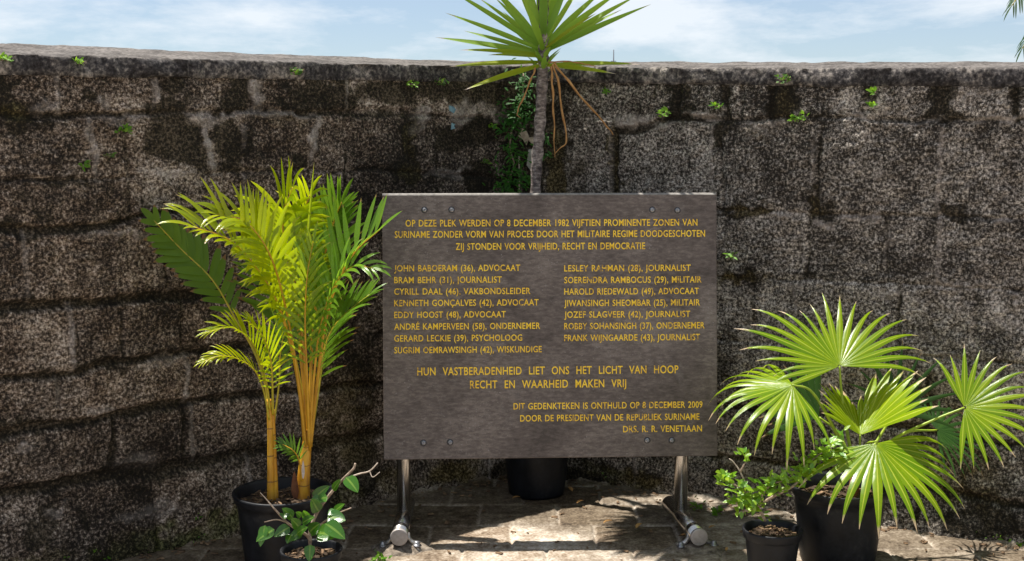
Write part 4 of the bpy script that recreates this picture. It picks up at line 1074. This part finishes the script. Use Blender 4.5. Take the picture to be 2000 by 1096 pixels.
for pts, w in (([(1077, 130), (1079, 170), (1082, 240), (1083, 308)], 8), ([(1080, 126), (1090, 160), (1100, 230), (1107, 275), (1098, 286), (1084, 300)], 7.5), ([(1082, 124), (1095, 140), (1140, 195), (1185, 246), (1198, 264)], 8.5), ([(1046, 132), (1036, 158), (1016, 205), (1010, 222), (1017, 232)], 6), ([(1070, 122), (1110, 120), (1150, 127), (1165, 130)], 5)):
    pp = spline([Yp(x, y, -.05 - .02 * j) for j, (x, y) in enumerate(pts)], 18)
    mb = MB()
    for j in range(17):
        pass
    n_ = len(pp); ww = [w / 450 * .30 * (1 - .70 * (j / (n_ - 1)) ** 2) * (1 + .25 * math.sin(j * 1.9 + w)) for j in range(n_)]
    pp = [q + V((.0022 * math.sin(j * 1.3 + w * 3), .003 * math.sin(j * .9), .001 * math.sin(j * 2.3))) for j, q in enumerate(pp)]
    vs, fs, uvs = [], [], []
    for j, q in enumerate(pp):
        t = (pp[min(j + 1, n_ - 1)] - pp[max(j - 1, 0)]).normalized(); s_ = t.cross(V((0, -1, .2))).normalized(); f_ = s_.cross(t)
        for e, h in ((-1, .0), (0, .004), (1, .0), (0, -.001)): vs.append(q + s_ * e * ww[j] + f_ * h); uvs.append((e * .5 + .5, j / n_))
    for j in range(n_ - 1):
        for e in range(4): fs.append((j * 4 + e, j * 4 + (e + 1) % 4, j * 4 + 4 + (e + 1) % 4, j * 4 + 4 + e))
    mb.add(vs, fs, uvs); mb.build('dried_leaf', M_DRY, yuc)
mb = MB()                                           # leaf stubs round the neck
for i in range(16):
    w = i * 2.4; z = .0 + i * .006
    q = Yp(1060, 142) + V((0, 0, z))
    mb.blade(q + V((math.cos(w), math.sin(w), 0)) * .02, V((math.cos(w), math.sin(w), .9)), V((-math.cos(w) * .3, -math.sin(w) * .3, 1)), .05 + .02 * (i % 3), .026, 3, 0, .4, 'strap', rnd.random())
mb.build('leaf_bases', M_YUC, yuc)
# ---------------------------------------------------------------- small shrubs
M_SHRUB = m_leaf('glossy_round_leaf', (.022, .10, .008), (.08, .24, .012), trans=(.20, .42, .02), tf=.36, rough=.22, spec=.75, rib=(.22, .36, .05))
M_SHRUBY = m_leaf('bright_small_leaf', (.10, .27, .016), (.34, .50, .03), trans=(.45, .65, .04), tf=.40, rough=.26, spec=.65)
YS = 4.06
c = P(608, 1071, YS); sc_ = V((c.x, c.y, 0))
shl = thing('potted_shrub', sc_, 'small shrub with glossy round leaves and bare twigs before the feather palm', 'potted plant')
pot(shl, sc_, .103, .082, c.z, .030, .009, 40)
def Sl(px, py, dy=0.0): return P(px, py, YS + dy)
def twig(root, pts, r, m, name='branch'):
    mb = MB(); n = 4 * len(pts); mb.tube(spline(pts, n), [r[0] + (r[1] - r[0]) * i / (n - 1) for i in range(n)], 7); return mb.build(name, m, root)
twig(shl, [Sl(606, 1078), Sl(603, 1050), Sl(580, 1034, -.03), Sl(560, 1020, -.05), Sl(538, 996, -.06), Sl(524, 980, -.06)], (.0065, .0025), M_TWIG)
twig(shl, [Sl(560, 1020, -.05), Sl(540, 1015, -.07), Sl(516, 1020, -.08)], (.003, .0015), M_TWIG)
twig(shl, [Sl(606, 1060, .0), Sl(606, 1035, .01), Sl(620, 1000, .02), Sl(645, 965, .03), Sl(668, 938, .03), Sl(690, 916, .03), Sl(694, 905, .03)], (.007, .0035), M_TWIG)
twig(shl, [Sl(668, 938, .03), Sl(700, 926, .02), Sl(722, 920, .0), Sl(738, 904, .0)], (.0035, .0018), M_PALE)
twig(shl, [Sl(722, 920, .0), Sl(728, 932, -.01), Sl(742, 922, -.01)], (.002, .001), M_PALE)
twig(shl, [Sl(610, 1040, .01), Sl(632, 1020, .0), Sl(655, 1005, -.02), Sl(686, 992, -.03)], (.004, .002), M_TWIG)
twig(shl, [Sl(538, 996, -.06), Sl(520, 975, -.07), Sl(508, 962, -.07)], (.002, .001), M_PALE)
LEAVES = [  # base, tip, width px, depth
    (536, 1034, 498, 1062, 30, -.10), (518, 1026, 508, 1072, 24, -.10), (566, 1030, 534, 1052, 30, -.10), (590, 1038, 560, 1062, 26, -.08), (606, 1064, 604, 1100, 28, -.10), (620, 1040, 660, 1052, 46, -.08), (636, 1022, 676, 1058, 40, -.09), (640, 1010, 678, 1020, 40, -.06),
    (556, 1002, 556, 1016, 24, -.09), (572, 1012, 548, 992, 26, -.07), (584, 1030, 566, 1012, 26, -.09), (590, 1022, 618, 1010, 22, -.09), (600, 1012, 592, 996, 20, -.08), (604, 1040, 628, 1022, 30, -.08), (622, 1000, 606, 972, 30, -.02), (640, 972, 604, 980, 26, .0),
    (650, 958, 668, 935, 18, .0), (676, 932, 700, 966, 36, .0), (652, 1000, 676, 984, 20, -.03), (612, 975, 648, 948, 28, .0), (580, 1042, 604, 1030, 24, -.1), (570, 1044, 560, 1064, 22, -.1), (655, 996, 640, 1010, 20, -.04), (588, 1010, 576, 1000, 16, -.08), (632, 1030, 606, 1050, 22, -.05),
]
for x0, y0, x1, y1, w, dy in LEAVES:
    p0, p1 = Sl(x0, y0, dy + .015), Sl(x1, y1, dy - .01)
    mb = MB(); d = p1 - p0
    mb.blade(p0, d + V((0, 0, d.length * .15)), V((rnd.uniform(-.3, .3), -.75, .65)), d.length * .92, w / 590 * .82, 8, .35, .22, 'heart', rnd.random()); mb.build('leaf', M_SHRUB, shl)
YT = 4.30
c = P(1509, 1031, YT); tc_ = V((c.x, c.y, 0))
shr = thing('potted_shrub', tc_, 'little twisted shrub with tiny pale green leaves beside the fan palm', 'potted plant')
pot(shr, tc_, .105, .080, c.z, .030, .009, 45)
def Sr(px, py, dy=0.0): return P(px, py, YT + dy)
tw = [[(1494, 1018, 0), (1486, 1000, 0), (1478, 990, -.01), (1464, 968, -.02), (1440, 950, -.04), (1412, 935, -.05)],
      [(1478, 990, 0), (1484, 986, -.01), (1510, 970, -.03), (1545, 952, -.05), (1560, 938, -.05), (1580, 905, -.04), (1606, 884, -.03), (1640, 866, -.02)],
      [(1474, 984, 0), (1458, 950, .0), (1446, 922, .0), (1432, 902, .0), (1424, 896, 0)],
      [(1482, 992, 0), (1490, 965, -.04), (1510, 945, -.05), (1540, 938, -.06)],
      [(1446, 922, 0), (1452, 910, -.01), (1458, 900, -.01)],
      [(1470, 978, 0), (1444, 985, -.05), (1420, 972, -.06)],
      [(1476, 988, 0), (1466, 996, -.06), (1448, 1000, -.08)]]
for i, t in enumerate(tw): twig(shr, [Sr(*q) for q in t], (.0065, .0022) if i < 2 else (.004, .0015), M_PALE if i == 2 else M_TWIG)
mb_groups = []
def sprig(root, pts, n, jit, L, W, m, dens=1.0):
    """leaves in small clusters along a twig: one part per twig"""
    pp = spline([Sr(*q) for q in pts], 30)
    mb = MB()
    for i in range(n):
        q = pp[rnd.randrange(len(pp))] + V((rnd.gauss(0, jit), rnd.gauss(0, jit), rnd.gauss(0, jit)))
        d = V((rnd.uniform(-1, 1), rnd.uniform(-1, .5), rnd.uniform(-.3, 1)))
        mb.blade(q, d, V((rnd.uniform(-.4, .4), -.5, .8)), L * rnd.uniform(.6, 1.25), W * rnd.uniform(.7, 1.2), 4, .4, .25, 'ovate', rnd.random())
    mb.build('leaves', m, root)
sprig(shr, tw[0][2:], 60, .014, .034, .017, M_SHRUBY)
sprig(shr, [(1400, 938, -.05), (1412, 935, -.05), (1420, 928, -.05)], 14, .010, .04, .018, M_SHRUBY)
sprig(shr, tw[1][4:], 120, .018, .036, .018, M_SHRUBY)
sprig(shr, tw[3][1:], 70, .015, .036, .018, M_SHRUBY)
sprig(shr, [(1440, 884, 0), (1452, 888, 0), (1460, 895, 0)], 12, .010, .03, .016, M_SHRUBY)
sprig(shr, tw[5], 46, .014, .034, .016, M_SHRUBY)
sprig(shr, tw[6], 30, .012, .030, .015, M_SHRUBY)
sprig(shr, [(1500, 1010, -.05), (1488, 1014, -.05)], 6, .008, .025, .013, M_SHRUBY)

# ---------------------------------------------------------------- weeds on the wall and paving
M_WEED = m_leaf('weed_leaf', (.07, .22, .014), (.22, .42, .03), trans=(.35, .55, .03), tf=.4, rough=.45, spec=.35)
M_FERN = m_leaf('fern_leaf', (.02, .09, .012), (.07, .22, .02), trans=(.12, .3, .02), tf=.35, rough=.5, spec=.3)
M_WEEDD = m_leaf('dull_weed_leaf', (.03, .10, .012), (.12, .24, .03), tip=(.25, .16, .06), trans=(.2, .34, .03), tf=.35, rough=.5, spec=.3, tip_at=.85)
WEEDS = [
    (156, 122, 16, 'pale green weed tuft rooted under the wall cap near its left end', 1), (6, 116, 13, 'bright weed at the top left corner of the wall', 1), (573, 141, 16, 'weed tuft under the wall cap above the feather palm', 0),
    (800, 166, 17, 'pale weed clump on the dark upper wall left of the yucca', 1), (857, 162, 14, 'faint green weed just left of the yucca crown', 0), (238, 255, 16, 'spreading weed on the second course at the left of the wall', 0),
    (163, 323, 11, 'small weed low on the second course at the left of the wall', 0), (211, 305, 8, 'tiny weed between two other weeds on the left wall', 0), (1300, 222, 19, 'weed growing from the stepped joint right of the yucca', 0),
    (1535, 155, 16, 'flat weed just beneath the wall cap above the fan palm', 0), (1562, 230, 20, 'trailing weed at the foot of the dark upper stain right of the board', 0), (1708, 180, 9, 'small weed high on the right wall below its cap', 0),
    (1706, 206, 8, 'tiny weed just beneath another on the upper right wall', 0), (1404, 208, 10, 'weed in the upright crack above the board right corner', 0), (1432, 497, 13, 'yellowish weed beside the board right edge', 1), (1188, 180, 6, 'single seedling on the wall right of the yucca trunk', 0),
    (958, 248, 10, 'small weed on the black stained wall left of the yucca trunk', 0), (944, 316, 9, 'weed on the dark wall just above the board top edge', 0), (381, 1008, 13, 'green weed near the foot of the wall left of the feather palm', 0), (383, 1046, 14, 'weed at the wall foot by the pale mortar line', 0),
    (182, 1072, 10, 'tiny weed in the moss at the left wall foot', 0), (206, 1083, 9, 'low weed in the moss where the left paving begins', 0), (276, 1070, 9, 'round seedling on the mossy wall foot at left', 0), (118, 1086, 10, 'leftmost weed at the foot of the mossy wall', 0),
    (1920, 1034, 22, 'dense green weed cushion at the foot of the right wall', 1), (1962, 1046, 20, 'low spreading weed right of the cushion at the wall foot', 1), (1992, 1056, 20, 'rightmost weed at the foot of the wall', 1), (1188, 930, 12, 'weed at the wall foot just right of the yucca pot', 0),
]
for x, y, s, lab, k in WEEDS:
    p, nrm, sc = wall_pt(x, y, .0)
    t = thing('wall_weed', p, lab, 'weed', 'weeds growing on the wall')
    mb = MB(); s = s * rnd.uniform(.62, .9); r = s / sc
    tg = V((-nrm.y, nrm.x, 0))
    n_ = int(8 + s * rnd.uniform(.8, 1.8)); kk = rnd.random() < .65
    for i in range(n_):
        a = rnd.uniform(0, 6.283)
        rad = r * math.sqrt(rnd.random())
        q = p + tg * rad * math.cos(a) + V((0, 0, rad * .55 * math.sin(a))) + nrm * rnd.uniform(.0, .035)
        d = tg * rnd.uniform(-1, 1) + V((0, 0, rnd.uniform(-.3, 1))) + nrm * rnd.uniform(.2, 1)
        mb.blade(q, d, nrm + V((0, 0, .7)), rnd.uniform(.012, .030), rnd.uniform(.006, .014), 3, .6, .2, 'ovate' if kk else 'lance', min(1, rnd.random() + .2 * k))
    mb.build('leaves', M_WEED if rnd.random() < .6 or k else M_WEEDD, t)
    mb = MB()
    for i in range(6):
        a = rnd.uniform(-2.6, 2.6)
        e = p + tg * math.sin(a) * r * .8 + V((0, 0, math.cos(a) * r * .5)) + nrm * .02
        mb.tube([p - nrm * .03, p + nrm * .01, e], [.0016, .0013, .0008], 5)
    mb.build('stem', M_TWIG, t)
for x, y, s, lab in ((1362, 985, 18, 'leafy weed sprouting from the paving beside the right post'), (1400, 1000, 9, 'tiny seedling row on the paving edge left of the small shrub pot'), (742, 1090, 13, 'green sprout in the paving joint beside the left foot tube')):
    p = G(x, y + s * .6)
    t = thing('paving_weed', p, lab, 'weed', 'weeds growing in the paving')
    mb = MB(); r = s / (F_PX / p.y)
    for i in range(26):
        q = p + V((rnd.gauss(0, r * .6), rnd.gauss(0, r * .5), abs(rnd.gauss(.008, r * .5))))
        mb.blade(q, V((rnd.uniform(-1, 1), rnd.uniform(-1, .3), rnd.uniform(0, 1))), V((0, -.5, .8)), rnd.uniform(.014, .03), rnd.uniform(.009, .015), 3, .3, .2, 'ovate', rnd.random())
    mb.build('leaves', M_WEED, t)
    mb = MB()
    for i in range(4): mb.tube([p - V((0, 0, .01)), p + V((rnd.uniform(-1, 1) * r * .6, rnd.uniform(-1, 1) * r * .4, r * .8))], [.0018, .0009], 5)
    mb.build('stem', M_TWIG, t)

# creeping fern behind the yucca
p, nrm, sc = wall_pt(1010, 360)
vine = thing('creeping_fern', p, 'dark green creeping fern trailing down the wall just left of the yucca trunk', 'climbing plant')
path = [(1020, 145), (1018, 185), (1004, 225), (996, 250), (992, 290), (1000, 320), (990, 350), (984, 380)]
pp = [wall_pt(x, y, .02)[0] for x, y in path]
mb = MB(); mb.tube(spline(pp, 30), [.004] * 30, 6); mb.build('vine_stem', M_TWIG, vine)
tg = V((-nrm.y, nrm.x, 0))
for x, y, n_, j in ((1018, 160, 40, 12), (1014, 190, 70, 16), (1002, 222, 110, 18), (994, 240, 70, 12), (990, 285, 26, 9), (1000, 305, 60, 14), (994, 335, 90, 14), (982, 362, 90, 14), (1032, 350, 40, 8), (1066, 260, 20, 7), (1072, 300, 12, 5), (1034, 215, 26, 10)):
    p, nm, sc = wall_pt(x, y, .02); mb = MB()
    for i in range(n_):
        q = p + tg * rnd.gauss(0, j / sc) + V((0, 0, rnd.gauss(0, j * 1.1 / sc))) + nm * rnd.uniform(0, .05)
        d = tg * rnd.uniform(-1, 1) + V((0, 0, rnd.uniform(-1, .5))) + nm * rnd.uniform(.1, .8)
        mb.blade(q, d, nm + V((0, 0, .8)), rnd.uniform(.016, .04), rnd.uniform(.006, .012), 3, .5, .2, 'ovate', rnd.random() if y > 280 else rnd.random() * .45)
    mb.build('foliage', M_FERN, vine)
# plaster remnant and the bare root beside the trunk
p, nrm, sc = wall_pt(1022, 280)
def slab(name, pts, off, th, m, label, cat):
    q = [wall_pt(x, y, off)[0] for x, y in pts]; qb = [wall_pt(x, y, off - th)[0] for x, y in pts]
    n = len(q); mb = MB()
    ctr = sum(q, V((0, 0, 0))) / n
    mb.add([ctr + nrm * .004] + q + qb, [(0, 1 + i, 1 + (i + 1) % n) for i in range(n)] + [(1 + i, 1 + n + i, 1 + n + (i + 1) % n, 1 + (i + 1) % n) for i in range(n)])
    o = mb.build(name, m, None, q[0], smooth=False); tag(o, label, cat); return o
M_PLAS = m_plain('old_plaster', (.20, .16, .11), (.50, .43, .34), 30, .9, .6, .006, .2)
slab('plaster_patch', [(1016, 250), (1026, 256), (1032, 268), (1046, 266), (1052, 280), (1040, 284), (1030, 274), (1026, 284), (1018, 272), (1008, 266)], .018, .05, M_PLAS, 'jagged tan plaster flake on the wall just left of the yucca trunk', 'plaster')
slab('plaster_patch', [(1030, 292), (1042, 290), (1048, 310), (1046, 332), (1036, 334), (1026, 322)], .016, .05, m_plain('grey_plaster', (.20, .20, .17), (.42, .42, .37), 30, .9, .6, .006, .2), 'grey plaster piece behind the yucca trunk below the tan flake', 'plaster')
pr = [wall_pt(x, y, .03)[0] for x, y in ((1009, 304), (1010, 330), (1010, 360), (1009, 420))]
mb = MB(); mb.tube(spline(pr, 14), [.0035] * 14, 7); o = mb.build('dead_stalk', M_PALE, None, pr[-1]); tag(o, 'thin pale dead stalk standing against the wall left of the yucca trunk', 'stalk')
M_BLUE = m_plain('blue_paint', (.10, .20, .26), (.22, .36, .42), 60, .8)
for pts, lab in ((((875, 206), (884, 209), (888, 214), (884, 222), (877, 217)), 'upper pale blue paint fleck on the wall left of the yucca'), (((880, 240), (887, 243), (884, 246), (887, 251), (880, 253)), 'lower pale blue paint fleck on the wall left of the yucca')):
    slab('paint_fleck', pts, .010, .02, M_BLUE, lab, 'paint mark')

# ---------------------------------------------------------------- litter
M_LIT = m_plain('dead_leaf', (.22, .11, .035), (.48, .28, .10), 50, .8, .4, .002, .25)
for x, y, a, L, lab in ((1242, 1034, .9, .05, 'curled orange dead leaf lying on the paving between the posts'), (1178, 1024, .3, .045, 'thin dry leaf on the paving joint between the posts'), (1325, 1050, -.6, .07, 'long dry leaf on the paving left of the right end cap'),
                        (1384, 1034, .4, .035, 'small brown leaf in the fan shaped shade right of the right foot tube'), (1418, 1078, 1.2, .03, 'brown scrap on the sunlit paving by the small shrub pot'), (1000, 976, .2, .04, 'brown leaf lying at the left of the yucca pot'), (1118, 962, 2.0, .05, 'red brown leaf lying at the right of the yucca pot'), (1126, 985, .6, .04, 'dry sliver on the paving in front of the yucca pot')):
    p = G(x, y, .012)
    mb = MB(); mb.blade(p + V((0, 0, .004)), V((math.cos(a), math.sin(a), .35)), V((0, 0, 1)), L, L * .38, 6, .7, .6, 'ovate')
    o = mb.build('dead_leaf', M_LIT, None, p); tag(o, lab, 'dead leaf', 'dead leaves on the paving')

mb = MB()                                           # crumbs, twigs and grit
for i in range(420):
    if rnd.random() < .6:
        u = rnd.uniform(-1.9, 2.6); x0, y0, nx, ny = [float(q[0]) for q in wall_xy(np.array([u]))]; o_ = .03 + abs(rnd.gauss(0, .12)); q = V((x0 + nx * o_, y0 + ny * o_, .006))
    else: q = V((rnd.uniform(-1.5, 1.9), rnd.uniform(4.1, 5.5), .005))
    if q.y > 5.75: continue
    a = rnd.uniform(0, 6.283); L = rnd.uniform(.004, .016)
    mb.box(q, V((math.cos(a), math.sin(a), 0)) * L, V((-math.sin(a), math.cos(a), 0)) * L * rnd.uniform(.15, .6), V((0, 0, rnd.uniform(.0015, .004))), .001)
lt = mb.build('leaf_litter', M_CHIP); lt['kind'] = 'stuff'
# ---------------------------------------------------------------- beyond the wall
M_MAST = m_plain('grey_mast', (.05, .06, .075), (.09, .10, .12), 2, .7)
YM = 240
mp_ = P(1197, 260, YM); top = P(1197, 97, YM)
mast = thing('mast', V((mp_.x, YM, -3.6)), 'thin grey mast far beyond the wall right of the yucca', 'mast')
mb = MB(); mb.tube([V((mp_.x, YM, -3.6)), V((mp_.x, YM, top.z * .6)), V((mp_.x, YM, top.z))], [.30, .18, .09], 8); mb.build('pole', M_MAST, mast)
mb = MB(); mb.tube([V((mp_.x - .5, YM, top.z - 2.2)), V((mp_.x + .5, YM, top.z - 2.2))], .06, 6); mb.build('crossbar', M_MAST, mast)
YR = 13.0
M_FAR = m_leaf('far_palm_leaf', (.02, .05, .02), (.06, .12, .03), tip=(.2, .2, .08), trans=(.10, .2, .04), tf=.3, rough=.45, spec=.3)
cr_ = P(2235, -150, YR)
rt = V((cr_.x + .25, YR, -.05))
tree = thing('palm_tree', rt, 'palm tree beyond the wall whose drooping leaf tips hang at the top right', 'tree')
mb = MB(); mb.tube(spline([rt, rt + V((-.05, 0, 1.6)), rt + V((-.2, 0, 3.0)), cr_], 30), [.19 - .08 * i / 29 + .006 * math.sin(i * 2.2) for i in range(30)], 14); mb.build('trunk', m_trunk(), tree)
ends = [(1976, 12, .1), (1996, 96, .4), (2010, -240, -.4), (2080, 150, 1.0), (2120, -420, .2), (2300, -480, .5), (2420, -300, -.2), (2480, -60, .3), (2420, 120, -.5), (2250, 150, -1.2), (2200, -430, 1.2), (2040, -90, 1.3)]
for i, (x, y, dy) in enumerate(ends):
    e = P(x, y, YR + dy); m_ = cr_.lerp(e, .5) + V((0, 0, .45))
    frond(tree, [cr_, cr_.lerp(m_, .6) + V((0, 0, .15)), m_, e.lerp(m_, .35) + V((0, 0, .05)), e], M_FAR, M_STEMG, 34, .42, .03, .12, (60, 35), (0, -.3, .9), -.25, 1.2, (.022, .004), .5, .4, seed=50 + i)
